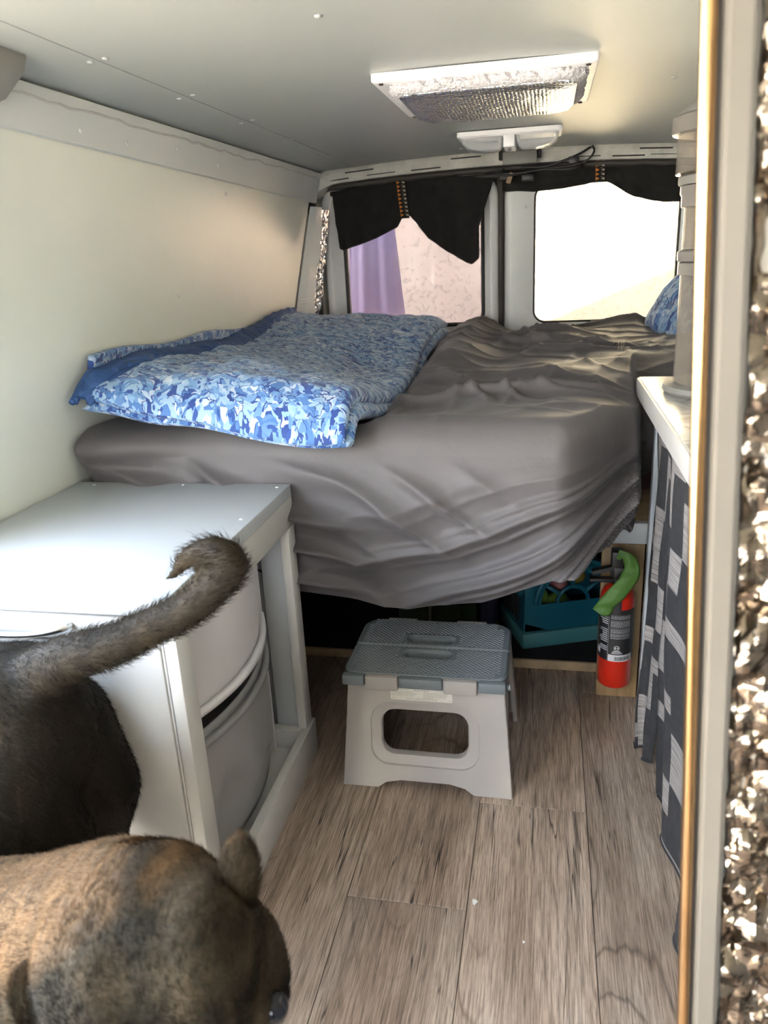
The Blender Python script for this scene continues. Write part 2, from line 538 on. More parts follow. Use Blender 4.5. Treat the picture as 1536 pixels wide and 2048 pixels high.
def box_bm(lo, hi, bev=0.0, seg=2, bm=None):
    b = bmesh.new()
    bmesh.ops.create_cube(b, size=1.0)
    c = [(a + d) / 2 for a, d in zip(lo, hi)]
    s = [abs(d - a) for a, d in zip(lo, hi)]
    for v in b.verts:
        v.co = Vector((v.co.x * s[0] + c[0], v.co.y * s[1] + c[1], v.co.z * s[2] + c[2]))
    if bev > 0:
        bmesh.ops.bevel(b, geom=b.edges[:], offset=min(bev, min(s) * 0.45), segments=seg, affect='EDGES', profile=0.5)
    if bm is None:
        return b
    me = bpy.data.meshes.new('t')
    b.to_mesh(me)
    b.free()
    bm.from_mesh(me)
    bpy.data.meshes.remove(me)
    return bm

def box(name, lo, hi, mat, parent=None, bev=0.003, seg=2, kind=None, label=None):
    return link(name, bm_mesh(name, box_bm(lo, hi, bev, seg), True, 35), mat, parent, kind, label)

def boxes(name, lst, mat, parent=None, bev=0.0015, kind=None, label=None):
    bm = bmesh.new()
    for lo, hi in lst:
        box_bm(lo, hi, bev, 1, bm)
    return link(name, bm_mesh(name, bm, True, 35), mat, parent, kind, label)

def tube_geo(pts, rad, n=10, cap=True):
    pts = [Vector(p) for p in pts]
    rads = rad if isinstance(rad, (list, tuple)) else [rad] * len(pts)
    V, F = [], []
    up = None
    for i, p in enumerate(pts):
        t = (pts[min(i + 1, len(pts) - 1)] - pts[max(i - 1, 0)]).normalized()
        if up is None:
            up = t.orthogonal().normalized()
        up = (up - t * up.dot(t)).normalized()
        sd = t.cross(up)
        for k in range(n):
            a = 2 * PI * k / n
            V.append(p + (up * math.cos(a) + sd * math.sin(a)) * rads[i])
    for i in range(len(pts) - 1):
        for k in range(n):
            F.append((i * n + k, i * n + (k + 1) % n, (i + 1) * n + (k + 1) % n, (i + 1) * n + k))
    if cap:
        F.append(tuple(range(n - 1, -1, -1)))
        F.append(tuple(range((len(pts) - 1) * n, len(pts) * n)))
    return V, F

def tube(name, pts, rad, mat, parent=None, n=10, kind=None, label=None, cap=True):
    V, F = tube_geo(pts, rad, n, cap)
    return link(name, mesh_of(name, V, F, True), mat, parent, kind, label)

def smooth_path(pts, k=6):
    pts = [Vector(p) for p in pts]
    P = [pts[0] * 2 - pts[1]] + pts + [pts[-1] * 2 - pts[-2]]
    out = []
    for i in range(1, len(P) - 2):
        for j in range(k):
            t = j / k
            a, b, c, d = P[i - 1], P[i], P[i + 1], P[i + 2]
            out.append(0.5 * ((2 * b) + (c - a) * t + (2 * a - 5 * b + 4 * c - d) * t * t + (3 * b - a - 3 * c + d) * t ** 3))
    out.append(pts[-1])
    return out

def lathe(name, prof, mat, parent=None, loc=(0, 0, 0), n=40, kind=None, label=None, smooth=38):
    V, F = [], []
    for r, z in prof:
        for k in range(n):
            a = 2 * PI * k / n
            V.append((loc[0] + r * math.cos(a), loc[1] + r * math.sin(a), loc[2] + z))
    for i in range(len(prof) - 1):
        for k in range(n):
            F.append((i * n + k, i * n + (k + 1) % n, (i + 1) * n + (k + 1) % n, (i + 1) * n + k))
    if prof[0][0] > 1e-5:
        F.append(tuple(range(n - 1, -1, -1)))
    if prof[-1][0] > 1e-5:
        F.append(tuple(range((len(prof) - 1) * n, len(prof) * n)))
    me = mesh_of(name, V, F, True)
    me.set_sharp_from_angle(angle=math.radians(smooth))
    return link(name, me, mat, parent, kind, label)

def grid_geo(X, Y, Z):
    nu, nv = X.shape
    V = np.stack([X, Y, Z], -1).reshape(-1, 3)
    idx = np.arange(nu * nv).reshape(nu, nv)
    F = np.stack([idx[:-1, :-1], idx[1:, :-1], idx[1:, 1:], idx[:-1, 1:]], -1).reshape(-1, 4)
    return V, F.tolist()

def rrect(x0, x1, z0, z1, r, n=6):
    """rounded rectangle, counter-clockwise, 4*(n+1) points"""
    rs = r if isinstance(r, (list, tuple)) else [r] * 4
    pts = []
    for (cx, cz, a0, rr) in ((x1 - rs[0], z0 + rs[0], -PI / 2, rs[0]), (x1 - rs[1], z1 - rs[1], 0, rs[1]), (x0 + rs[2], z1 - rs[2], PI / 2, rs[2]), (x0 + rs[3], z0 + rs[3], PI, rs[3])):
        for k in range(n + 1):
            a = a0 + (PI / 2) * k / n
            pts.append((cx + rr * math.cos(a), cz + rr * math.sin(a)))
    return pts

def loops_geo(loops, close=False):
    n = len(loops[0])
    V = [p for lp in loops for p in lp]
    F = []
    m = len(loops)
    for i in range(m if close else m - 1):
        j = (i + 1) % m
        for k in range(n):
            F.append((i * n + k, i * n + (k + 1) % n, j * n + (k + 1) % n, j * n + k))
    return V, F

def prism(name, pts2, axis, a0, a1, mat, parent=None, kind=None, label=None, bev=0.0):
    """extrude a 2-D outline along an axis (0,1,2)"""
    bm = bmesh.new()
    def mk(p, a):
        c = [p[0], p[1]]
        c.insert(axis, a)
        return bm.verts.new(c)
    lo = [mk(p, a0) for p in pts2]
    hi = [mk(p, a1) for p in pts2]
    n = len(pts2)
    bm.faces.new(lo)
    bm.faces.new(hi[::-1])
    for k in range(n):
        bm.faces.new((lo[k], hi[k], hi[(k + 1) % n], lo[(k + 1) % n]))
    if bev > 0:
        bmesh.ops.bevel(bm, geom=bm.edges[:], offset=bev, segments=2, affect='EDGES', profile=0.5)
    return link(name, bm_mesh(name, bm, True, 30), mat, parent, kind, label)

_rng = np.random.RandomState(5)
_TAB = _rng.rand(64, 64, 64)
def vn(x, y, z=0.0):
    x = np.asarray(x, float); y = np.asarray(y, float); z = np.asarray(z, float) + np.zeros_like(x)
    xi, yi, zi = np.floor(x).astype(int), np.floor(y).astype(int), np.floor(z).astype(int)
    fx, fy, fz = x - xi, y - yi, z - zi
    fx, fy, fz = (f * f * (3 - 2 * f) for f in (fx, fy, fz))
    def T(a, b, c):
        return _TAB[a & 63, b & 63, c & 63]
    r = 0
    for dx in (0, 1):
        for dy in (0, 1):
            for dz in (0, 1):
                r = r + T(xi + dx, yi + dy, zi + dz) * (fx if dx else 1 - fx) * (fy if dy else 1 - fy) * (fz if dz else 1 - fz)
    return r * 2 - 1
def fbm(x, y, z=0.0, o=3):
    s, a = 0, 1.0
    for k in range(o):
        s = s + a * vn(x * 2 ** k + 17 * k, y * 2 ** k + 5 * k, np.asarray(z) * 2 ** k)
        a *= 0.5
    return s
def sstep(a, b, x):
    t = np.clip((x - a) / (b - a), 0, 1)
    return t * t * (3 - 2 * t)

def text_obj(name, s, size, mat, parent, mapper, align='LEFT'):
    """flat lettering mesh; mapper turns (u, v) into a point"""
    c = bpy.data.curves.new('lettering', 'FONT')
    c.body = s
    c.size = size
    c.align_x = align
    c.resolution_u = 1
    o = bpy.data.objects.new('lettering', c)
    COL.objects.link(o)
    dg = bpy.context.evaluated_depsgraph_get()
    me = bpy.data.meshes.new_from_object(o.evaluated_get(dg))
    bpy.data.objects.remove(o)
    bpy.data.curves.remove(c)
    for v in me.vertices:
        v.co = mapper(v.co.x, v.co.y)
    me.materials.clear()
    return link(name, me, mat, parent)

# ================================================================== SETTING
# ---- ground and outside
box('ground', (-14, -14, -0.75), (14, 14, -0.62), 'ground', kind='structure', bev=0)
box('wall_exterior', (-6, 4.60, -0.62), (5, 4.85, 4.2), 'stucco', kind='structure', bev=0)
box('sky_blocker', (-6, 3.72, 3.02), (5, 4.95, 3.14), 'blocker_surface', kind='structure', bev=0)  # unseen slab added to keep sky light off the stucco
# unseen panel added to shade the stucco, outline traced back along the sun
prism('sun_blocker', [(1.2, -0.62), (4.55, -0.62), (4.55, 1.72), (3.56, 2.36), (3.56, 4.9), (1.2, 4.9)], 0, 2.5, 2.62, 'stucco', kind='structure')

# ---- floor with planks
floor = box('floor', (-1.06, -1.3, -0.06), (0.68, 3.24, -0.006), 'slot', kind='structure', bev=0)
PW = 0.2222
cols = [(-0.123 + PW * k) for k in range(-5, 4)]
pl_bm = box_bm((-PW / 2 + 0.0006, -0.6094, -0.006), (PW / 2 - 0.0006, 0.6094, 0.0), 0.0007, 1)
pl_me = bm_mesh('plank', pl_bm)
pl_me.materials.append(MAT['plank'])
JOINT = {0: 1.373, -1: 1.083, 1: 0.62, -2: 0.55, 2: 1.75, -3: 1.2, -4: 0.75, -5: 1.5, 3: 0.9}
for k in range(-5, 4):
    x0 = -0.123 + PW * k
    if x0 + PW > 0.70 or x0 < -1.25:
        continue
    for j in range(-2, 2):
        y = JOINT[k] + 1.22 * j + 0.61
        if y > 3.4 or y < -1.2:
            continue
        o = link('plank', pl_me, None, floor)
        o.location = (x0 + PW / 2, y, 0)

# ---- left wall: leaning upper half of one painted panel
def wx(z):
    return -1.04 + 0.235 * max(0.0, z - 0.67)
def wall_prism(name, prof, y0, y1, th, mat, parent=None, kind=None):
    pts = [(x, z) for x, z in prof] + [(x - th, z) for x, z in reversed(prof)]
    return prism(name, pts, 1, y0, y1, mat, parent, kind)
wall_left = wall_prism('wall_left', [(wx(z), z) for z in (-0.0, 0.67, 1.45)], 1.0, 3.0, 0.03, 'wall', kind='structure')
wall_prism('wall_left_front', [(wx(z), z) for z in (-0.0, 0.67, 1.45)], 0.97, 0.999, 0.06, 'wall2', kind='structure')
# upper board along the roof edge (a tapering painted strip)
def strip_board():
    bm = bmesh.new()
    rows = []
    for i in range(25):
        y = 0.97 + (3.06 - 0.97) * i / 24
        zl = 1.353 - 0.031 * (y - 1.25) / 1.85
        rows.append([(wx(zl) + 0.004, y, zl), (wx(zl) + 0.012, y, zl + 0.002), (wx(1.425) + 0.014, y, 1.425), (wx(1.425) + 0.004, y, 1.425)])
    vs = [[bm.verts.new(p) for p in r] for r in rows]
    for a, b in zip(vs, vs[1:]):
        for k in range(4):
            bm.faces.new((a[k], a[(k + 1) % 4], b[(k + 1) % 4], b[k]))
    bm.faces.new(vs[0]); bm.faces.new(vs[-1][::-1])
    return bm_mesh('trim_1', bm)
trim1 = link('trim_1', strip_board(), 'wall2', kind='structure')
def caulk():
    pts = []
    r = random.Random(3)
    for i in range(60):
        y = 1.0 + 2.02 * i / 59
        pts.append((wx(1.41) + 0.0145 + r.uniform(-.001, .001), y, 1.407 + r.uniform(-.003, .003)))
    return pts
tube('caulk_bead', caulk(), 0.0022, 'cream', trim1, n=5, label='cracked line of painted caulk')
scr = random.Random(11)
dome_bm = bmesh.new()
bmesh.ops.create_uvsphere(dome_bm, u_segments=10, v_segments=6, radius=0.006)
for v in dome_bm.verts:
    v.co.z *= 0.45
dome_me = bm_mesh('screw_cap', dome_bm, True)
dome_me.materials.append(MAT['wall2'])
for y, z in ((1.45, 1.375), (1.62, 1.372), (2.1, 1.372), (2.55, 1.365), (2.95, 1.36), (1.85, 1.385)):
    o = link('screw_cap', dome_me, None, trim1)
    o.location = (wx(z) + 0.013, y, z)
    o.rotation_euler = (0, PI / 2 - 0.2, 0)
for y, z in ((2.95, 1.30), (2.2, 1.31), (1.95, 1.05)):
    o = link('screw_cap', dome_me, None, wall_left)
    o.location = (wx(z), y, z)
    o.rotation_euler = (0, PI / 2 - 0.2, 0)

# ---- ceiling: two painted panels meeting in a seam
def zc(x):
    return 1.458 - 0.054 * (x + 0.15) ** 2
ceiling = thing('ceiling', 'x', 'x')
for k in ('label', 'category'):
    del ceiling[k]
ceiling['kind'] = 'structure'
def ceil_panel(x0, x1, y0, y1, drop=0.0):
    n = 14
    pts = []
    for i in range(n + 1):
        x = x0 + (x1 - x0) * i / n
        pts.append((x, zc(x) - drop))
    pts += [(x, z + 0.012) for x, z in reversed(pts)]
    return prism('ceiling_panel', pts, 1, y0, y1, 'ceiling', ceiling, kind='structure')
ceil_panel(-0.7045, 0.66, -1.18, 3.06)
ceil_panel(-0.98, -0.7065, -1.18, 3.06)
cap_me = dome_me.copy()
cap_me.materials.clear()
cap_me.materials.append(MAT['ceiling'])
for x, y in ((-.718, 1.27), (-.689, 1.265), (-.722, 1.596), (-.688, 1.586), (-.724, 1.93), (-.688, 1.915), (-.729, 2.256), (-.700, 2.251), (-.329, 1.229), (-.73, 2.614), (-.695, 2.602), (-.69, .8), (-.72, .8), (.25, 1.9), (-.3, 2.9)):
    o = link('screw_cap', cap_me, None, ceiling)
    o.location = (x, y, zc(x) - 0.0008)
box('roof', (-1.1, -1.2, 1.475), (0.75, 3.3, 1.50), 'van_white', kind='structure', bev=0)
box('wall_right', (0.665, 0.55, 0.0), (0.70, 3.3, 1.475), 'wall2', kind='structure', bev=0)
box('wall_right_cab', (0.665, -1.2, 0.0), (0.70, 0.549, 1.475), 'cab_trim', kind='structure', bev=0)

# cab end: bulkhead below and above the windscreen, open side door on the left
box('wall_front_lower', (-1.10, -1.22, -0.06), (0.70, -1.18, 0.78), 'cab_trim', kind='structure', bev=0)
box('wall_front_upper', (-1.10, -1.22, 1.30), (0.70, -1.18, 1.475), 'cab_trim', kind='structure', bev=0)
box('wall_front_left', (-1.10, -1.22, 0.78), (-0.85, -1.18, 1.30), 'cab_trim', kind='structure', bev=0)
box('wall_front_right', (0.20, -1.22, 0.78), (0.70, -1.18, 1.30), 'cab_trim', kind='structure', bev=0)
box('wall_left_cab', (-1.10, -1.22, -0.06), (-1.06, -0.45, 1.475), 'wall2', kind='structure', bev=0)

# ---- rear wall: corner pillars, header with slots, two cargo doors
box('wall_rear', (0.545, 3.12, 0.0), (0.665, 3.26, 1.475), 'dirty_white', kind='structure', bev=0.004)
pill = prism('wall_rear_corner', [(-1.07, 0.0), (-0.905, 0.0), (-0.905, 1.36), (-0.88, 1.40), (-0.80, 1.46), (-1.07, 1.475)], 1, 3.16, 3.28, 'dirty_white', kind='structure')
box('wall_left_skin', (-1.13, 0.97, 0.0), (-1.10, 3.28, 1.475), 'van_white', kind='structure', bev=0)
box('wall_rear_top', (-0.93, 3.262, 1.385), (0.56, 3.275, 1.475), 'slot', kind='structure', bev=0)
box('wall_rear_post', (-0.25, 3.262, 1.25), (-0.10, 3.275, 1.40), 'slot', kind='structure', bev=0)
box('wall_rear_jamb', (-0.94, 3.262, 0.47), (-0.828, 3.275, 1.40), 'slot', kind='structure', bev=0)
box('wall_rear_sill', (-1.07, 3.14, -0.06), (0.665, 3.28, 0.47), 'van_white', kind='structure', bev=0)

def header():
    xs = np.linspace(-0.90, 0.56, 50)
    rows = []
    for x in xs:
        top = zc(x) - 0.001 - 0.035 * max(0, (-(x) - 0.80) / 0.1) ** 1.5
        rows.append([(x, 3.065, top), (x, 3.062, top - 0.012), (x, 3.075, top - 0.030), (x, 3.082, top - 0.044), (x, 3.20, top - 0.046), (x, 3.26, top - 0.03), (x, 3.26, top + 0.02), (x, 3.075, top + 0.012)])
    bm = bmesh.new()
    vs = [[bm.verts.new(p) for p in r] for r in rows]
    for a, b in zip(vs, vs[1:]):
        for k in range(8):
            bm.faces.new((a[k], a[(k + 1) % 8], b[(k + 1) % 8], b[k]))
    bm.faces.new(vs[0]); bm.faces.new(vs[-1][::-1])
    return bm_mesh('header', bm, True, 30)
head = link('lintel', header(), 'dirty_white', kind='structure')
slot_bm = box_bm((-0.055, -0.002, -0.0022), (0.055, 0.002, 0.0022))
slot_me = bm_mesh('slot', slot_bm)
slot_me.materials.append(MAT['slot'])
for x, dz in ((-0.80, .034), (-0.62, .033), (-0.45, .036), (-0.30, .013), (0.12, .033), (0.27, .036), (0.40, .032), (-0.70, .016), (0.36, .015)):
    o = link('slot', slot_me, None, head)
    o.location = (x, 3.0775 if dz > .02 else 3.0625, zc(x) - dz)
    o.rotation_euler = (0, 0.108 * (x + 0.15), 0)
# dark channel under the header and shabby black gasket
def arc_tube(name, x0, x1, y, dz, r, mat, parent, jit=0.0, seed=0, label=None):
    rr = random.Random(seed)
    pts = [(x, y + rr.uniform(-jit, jit), zc(x) - dz + rr.uniform(-jit, jit)) for x in np.linspace(x0, x1, 40)]
    return tube(name, pts, r, mat, parent, 8, label=label)
arc_tube('weatherstrip', -0.84, 0.54, 3.12, 0.055, 0.011, 'brown_rubber', head, 0.002, 1, 'dark brown rubber weatherstrip')
arc_tube('weatherstrip', -0.84, 0.54, 3.15, 0.075, 0.009, 'brown_rubber', head, 0.001, 2)

def door(name, x0, x1, z0, z1, wx0, wx1, wz0, wz1, rO, rW, pane_mat):
    n = 8
    yb = 3.20
    L = []
    def ring(a, b, c, d, r, y):
        L.append([(x, y, z) for x, z in rrect(a, b, c, d, r, n)])
    ring(x0, x1, z0, z1, rO, yb + 0.05)
    ring(x0, x1, z0, z1, rO, yb)
    ring(x0 + .008, x1 - .008, z0 + .008, z1 - .008, rO, yb - 0.012)
    ring(x0 + .030, x1 - .030, z0 + .05, z1 - .020, rO, yb - 0.014)
    ring(wx0 - .030, wx1 + .030, wz0 - .040, wz1 + .020, [r + .03 for r in rW], yb + 0.006)
    ring(wx0 - .012, wx1 + .012, wz0 - .014, wz1 + .012, [r + .012 for r in rW], yb + 0.014)
    ring(wx0, wx1, wz0, wz1, rW, yb + 0.020)
    ring(wx0, wx1, wz0, wz1, rW, yb + 0.05)
    V, F = loops_geo(L, True)
    me = mesh_of(name, V, F, True)
    me.set_sharp_from_angle(angle=math.radians(50))
    d = link(name, me, 'van_white', kind='structure')
    return d
d1 = door('door_1', -0.892, -0.192, 0.47, 1.405, -0.815, -0.250, 0.835, 1.36, [.03, .09, .09, .03], [.05, .04, .04, .02], None)
d2 = door('door_2', -0.168, 0.545, 0.47, 1.405, -0.053, 0.475, 0.838, 1.345, [.03, .09, .09, .03], [.045, .045, .045, .045], None)
def window(name, x0, x1, z0, z1, rW, pane, gr):
    n = 8
    def ring(ins, y):
        return [(x, y, z) for x, z in rrect(x0 + ins, x1 - ins, z0 + ins, z1 - ins, [max(r - ins, .004) for r in rW], n)]
    V, F = loops_geo([ring(-.004, 3.217), ring(gr * .5, 3.210), ring(gr, 3.217), ring(gr, 3.236), ring(-.004, 3.236)], True)
    w = link(name, mesh_of(name, V, F, True), 'rubber', kind='structure')
    bm = bmesh.new()
    a = [bm.verts.new(p) for p in ring(gr * .6, 3.226)]
    b = [bm.verts.new(p) for p in ring(gr * .6, 3.230)]
    bm.faces.new(a); bm.faces.new(b[::-1])
    for k in range(len(a)):
        bm.faces.new((a[k], b[k], b[(k + 1) % len(a)], a[(k + 1) % len(a)]))
    link('pane', bm_mesh('pane', bm), pane, w, label='tinted pane' if pane == 'tinted_glass' else 'clear bright pane')
    return w
window('window_1', -0.815, -0.250, 0.835, 1.36, [.05, .04, .04, .02], 'tinted_glass', 0.011)
window('window_2', -0.053, 0.475, 0.838, 1.345, [.045] * 4, 'glass', 0.004)
for dd, pts in ((d1, ((-0.236, 1.16), (-0.228, .90), (-.215, 1.06), (-.85, .93), (-.86, 1.2))), (d2, ((-.085, 1.27), (-.075, .90), (.02, .805), (.28, .81)))):
    for x, z in pts:
        o = link('screw_cap', dome_me, None, dd)
        o.location = (x, 3.190, z)
        o.rotation_euler = (PI / 2, 0, 0)
box('drain_slot', (-0.303, 3.185, .785), (-0.299, 3.20, .815), 'slot', d1, 0)
box('trim_4', (-0.195, 3.205, 0.47), (-0.165, 3.25, 1.41), 'brown_rubber', kind='structure', bev=0)
trim2 = tube('trim_2', [(-0.180, 3.170, z) for z in np.linspace(0.72, 1.385, 20)], 0.0105, 'brown_rubber', kind='structure', n=8)
trim3 = box('trim_3', (-0.934, 3.135, 0.75), (-0.902, 3.16, 1.375), 'rubber', kind='structure', bev=0.006)

# white ridged board and foil strip that close the gap between wall and pillar
ins = thing('insulation_strip', 'white painted corrugated cardboard and foil strip beside the rear left door', 'insulation', (-0.95, 3.05, 0.8))
def ridged():
    zs = np.linspace(0.86, 1.31, 70)
    V, F = [], []
    for i, z in enumerate(zs):
        x0 = wx(z) + 0.004
        wdt = 0.058 - 0.030 * (z - 0.78) / 0.53
        rdg = 0.0025 * math.sin(z * 520) if z < 0.99 else 0.0015 * math.sin(z * 60)
        j = 0.004 * math.sin(z * 23) + 0.003 * math.sin(z * 57)
        V += [(x0, 3.004 + 0.004, z), (x0 + wdt * .5, 3.04 - rdg, z), (x0 + wdt + j, 3.085, z)]
    for i in range(len(zs) - 1):
        for k in range(2):
            a = i * 3 + k
            F.append((a, a + 1, a + 4, a + 3))
    return mesh_of('cardboard', V, F, False)
o = link('cardboard', ridged(), 'wall2', ins)
sm = o.modifiers.new('thick', 'SOLIDIFY'); sm.thickness = 0.004; sm.offset = 1
def foil_strip():
    nz_, nx_ = 90, 12
    V, uv = [], []
    Z = np.linspace(0.86, 1.30, nz_)
    for z in Z:
        x0 = wx(z) + 0.040 - 0.020 * (z - .78) / .5
        for k in range(nx_):
            s = k / (nx_ - 1)
            w = 0.040 - 0.012 * (z - .78) / .5
            V.append((x0 + w * s, 3.088 + 0.05 * s, z)); uv.append((s * .08, z))
    V = np.array(V)
    V[:, 0] += 0.004 * vn(V[:, 0] * 60, V[:, 2] * 60, 1.0)
    V[:, 1] += 0.007 * vn(V[:, 0] * 80, V[:, 2] * 55, 9.0)
    F = [(i * nx_ + k, i * nx_ + k + 1, (i + 1) * nx_ + k + 1, (i + 1) * nx_ + k) for i in range(nz_ - 1) for k in range(nx_ - 1)]
    return mesh_of('foil', V, F, False, uv)
o = link('foil', foil_strip(), 'wall_foil', ins)
sm = o.modifiers.new('thick', 'SOLIDIFY'); sm.thickness = 0.002

# ================================================================== CEILING FITTINGS
vent = thing('roof_vent', 'square white roof vent with fleece rim and silver bubble foil cover', 'vent', (-0.13, 1.83, 1.455))
vx0, vx1, vy0, vy1 = -0.340, 0.084, 1.625, 2.06
n = 8
zt = 1.4555
def vring(ins, z, r):
    return [(x, y, z) for x, y in rrect(vx0 + ins, vx1 - ins, vy0 + ins, vy1 - ins, r, n)]
V, F = loops_geo([vring(0.0, zt, .008), vring(0.0, zt - .013, .008), vring(.004, zt - .016, .008), vring(.040, zt - .017, .03), vring(.044, zt - .012, .03), vring(.044, zt, .03)], True)
me = mesh_of('vent_frame', V, F, True); me.set_sharp_from_angle(angle=math.radians(40))
link('vent_frame', me, 'white_plastic', vent)
for x, y in ((vx0 + .018, vy0 + .014), (vx1 - .018, vy0 + .014), (vx0 + .018, vy1 - .014), (vx1 - .018, vy1 - .014)):
    lathe('screw', [(0.0, -.003), (.004, -.0025), (.005, 0)], 'slot', vent, (x, y, zt - .0165), 10)
# fleece collar: puffy ring hanging below the frame
fx0, fx1, fy0, fy1 = vx0 + .038, vx1 - .030, vy0 + .026, vy1 - .045
def fleece():
    n_ = 54
    base = np.array(rrect(fx0, fx1, fy0, fy1, [.10, .10, .035, .035][::-1] if False else [.035, .10, .10, .035], n_))
    seg = np.r_[0, np.cumsum(np.linalg.norm(np.diff(np.vstack([base, base[:1]]), axis=0), axis=1))]
    q = np.linspace(0, seg[-1], 420)[:-1]
    cl = np.vstack([base, base[:1]])
    P = np.column_stack([np.interp(q, seg, cl[:, 0]), np.interp(q, seg, cl[:, 1])])
    nu = len(P)
    tg = np.roll(P, -1, 0) - np.roll(P, 1, 0)
    nr = np.column_stack([tg[:, 1], -tg[:, 0]]); nr /= np.linalg.norm(nr, axis=1)[:, None]
    # skirt profile: from the frame down to the foil, rolled under a little
    prof = [(.004, -.010), (.010, -.018), (.012, -.022), (.011, -.026), (.009, -.030), (.004, -.034), (-.004, -.0365), (-.016, -.036), (-.026, -.033)]
    pr = np.array(prof)
    fine = np.linspace(0, len(pr) - 1, 26)
    ins_ = np.interp(fine, range(len(pr)), pr[:, 0]); zz = np.interp(fine, range(len(pr)), pr[:, 1])
    X = P[:, 0][:, None] + nr[:, 0][:, None] * ins_; Y = P[:, 1][:, None] + nr[:, 1][:, None] * ins_
    Z = zt + zz[None, :] + 0 * X
    b = .0045 * vn(X * 80, Y * 80, Z * 80) + .0045 * vn(X * 170, Y * 170, Z * 170)
    X = X + nr[:, 0][:, None] * b; Y = Y + nr[:, 1][:, None] * b; Z = Z + .6 * b
    V, F = grid_geo(X, Y, Z)
    nv = X.shape[1]
    for k in range(nv - 1):
        F.append(((nu - 1) * nv + k, k, k + 1, (nu - 1) * nv + k + 1))
    return mesh_of('fleece_rim', V, F, True)
link('fleece_rim', fleece(), 'fleece', vent)
def foil_cover():
    m_ = 20
    L = []
    uv = []
    for f in np.linspace(1, 0.02, 40):
        cx, cy = (fx0 + fx1) / 2, (fy0 + fy1) / 2
        lp = rrect(fx0 + .008, fx1 - .008, fy0 + .006, fy1 - .004, [.03, .095, .095, .03], m_)
        lp = [(cx + (x - cx) * f, cy + (y - cy) * f) for x, y in lp]
        pr = 1 - f ** 6
        L.append([(x, y, zt - .033 - .007 * pr - .003 * (y - fy0) / (fy1 - fy0) + .0025 * float(vn(x * 30, y * 30))) for x, y in lp])
        uv += lp
    V, F = loops_geo(L)
    F.append(tuple(range(39 * len(L[0]), 40 * len(L[0]))))
    return mesh_of('foil_cover', V, F, True, np.array(uv))
o = link('foil_cover', foil_cover(), 'bubble_foil', vent)
sm = o.modifiers.new('thick', 'SOLIDIFY'); sm.thickness = 0.006; sm.offset = -1

lamp = thing('dome_light', 'white rectangular double dome light on the ceiling behind the vent', 'light', (-0.12, 2.56, 1.455))
zl = 1.4548
def lring(ins, z, r):
    return [(x, y, z) for x, y in rrect(-0.272 + ins, 0.034 - ins, 2.50 + ins, 2.64 - ins, r, 6)]
V, F = loops_geo([lring(0, zl, .012), lring(0, zl - .012, .012), lring(.004, zl - .016, .012)])
F.append(tuple(range(2 * 28, 3 * 28)))
me = mesh_of('lamp_base', V, F, True); me.set_sharp_from_angle(angle=math.radians(40))
link('lamp_base', me, 'white_plastic', lamp)
for x0, x1 in ((-0.262, -0.140), (-0.098, 0.024)):
    nu = 24
    bm = bmesh.new()
    rows = []
    for ins_, z in ((0.0, zl - .014), (0.002, zl - .030), (0.010, zl - .044), (0.024, zl - .050)):
        lo = ins_ * (2.2 if x0 < -.2 else 0.6); hi = ins_ * (0.6 if x0 < -.2 else 2.2)
        rows.append([bm.verts.new((x, y, z)) for x, y in rrect(x0 + lo, x1 - hi, 2.510 + ins_, 2.630 - ins_, .012, 5)])
    for a, b in zip(rows, rows[1:]):
        for k in range(len(a)):
            bm.faces.new((a[k], a[(k + 1) % len(a)], b[(k + 1) % len(a)], b[k]))
    bm.faces.new(rows[-1])
    link('lens', bm_mesh('lens', bm, True, 40), 'dome_lens', lamp)
box('switch_bar', (-0.136, 2.505, zl - .048), (-0.102, 2.632, zl - .014), 'white_plastic', lamp, 0.004)
box('switch', (-0.124, 2.53, zl - .053), (-0.114, 2.56, zl - .046), 'grey_plastic', lamp, 0.002)

brake = thing('brake_light_housing', 'dull grey metal box fixed to the header between the rear doors', 'light housing', (-0.10, 3.03, 1.40))
box('housing', (-0.165, 3.012, 1.405), (-0.045, 3.062, 1.448), 'grey_plastic', brake, 0.004)
box('bracket', (-0.180, 3.03, 1.425), (-0.165, 3.07, 1.455), 'slot', brake, 0.002)
box('bracket', (-0.045, 3.03, 1.425), (-0.030, 3.07, 1.455), 'slot', brake, 0.002)
wir = thing('wiring_loom', 'black wires and connectors dangling along the header above the door gap', 'wiring', (0.0, 3.05, 1.43))
tube('wire', smooth_path([(-0.10, 3.045, 1.398), (-0.03, 3.04, 1.392), (0.04, 3.03, 1.405), (0.10, 3.03, 1.425), (0.14, 3.05, 1.447)]), 0.004, 'black', wir, 6)
tube('wire', smooth_path([(-0.05, 3.05, 1.392), (0.03, 3.04, 1.388), (0.09, 3.035, 1.392), (0.13, 3.03, 1.405), (0.15, 3.035, 1.43), (0.145, 3.05, 1.45)]), 0.0035, 'black', wir, 6)
tube('wire', smooth_path([(-0.21, 3.06, 1.385), (-0.12, 3.05, 1.378), (-0.02, 3.05, 1.385), (0.06, 3.045, 1.380), (0.11, 3.05, 1.388)]), 0.005, 'black', wir, 6)
tube('wire', smooth_path([(-0.16, 3.05, 1.395), (-0.19, 3.04, 1.380), (-0.14, 3.04, 1.372), (-0.08, 3.05, 1.376)]), 0.004, 'black', wir, 6)
box('connector', (0.065, 3.02, 1.395), (0.100, 3.045, 1.418), 'black', wir, 0.003)
latch = thing('door_latch', 'small black latch with a brown striker below the header at the door gap', 'latch', (-0.12, 3.06, 1.37))
box('latch_body', (-0.10, 3.05, 1.352), (-0.055, 3.10, 1.374), 'black', latch, 0.004)
box('latch_body', (-0.18, 3.06, 1.360), (-0.13, 3.10, 1.378), 'brown_rubber', latch, 0.004)
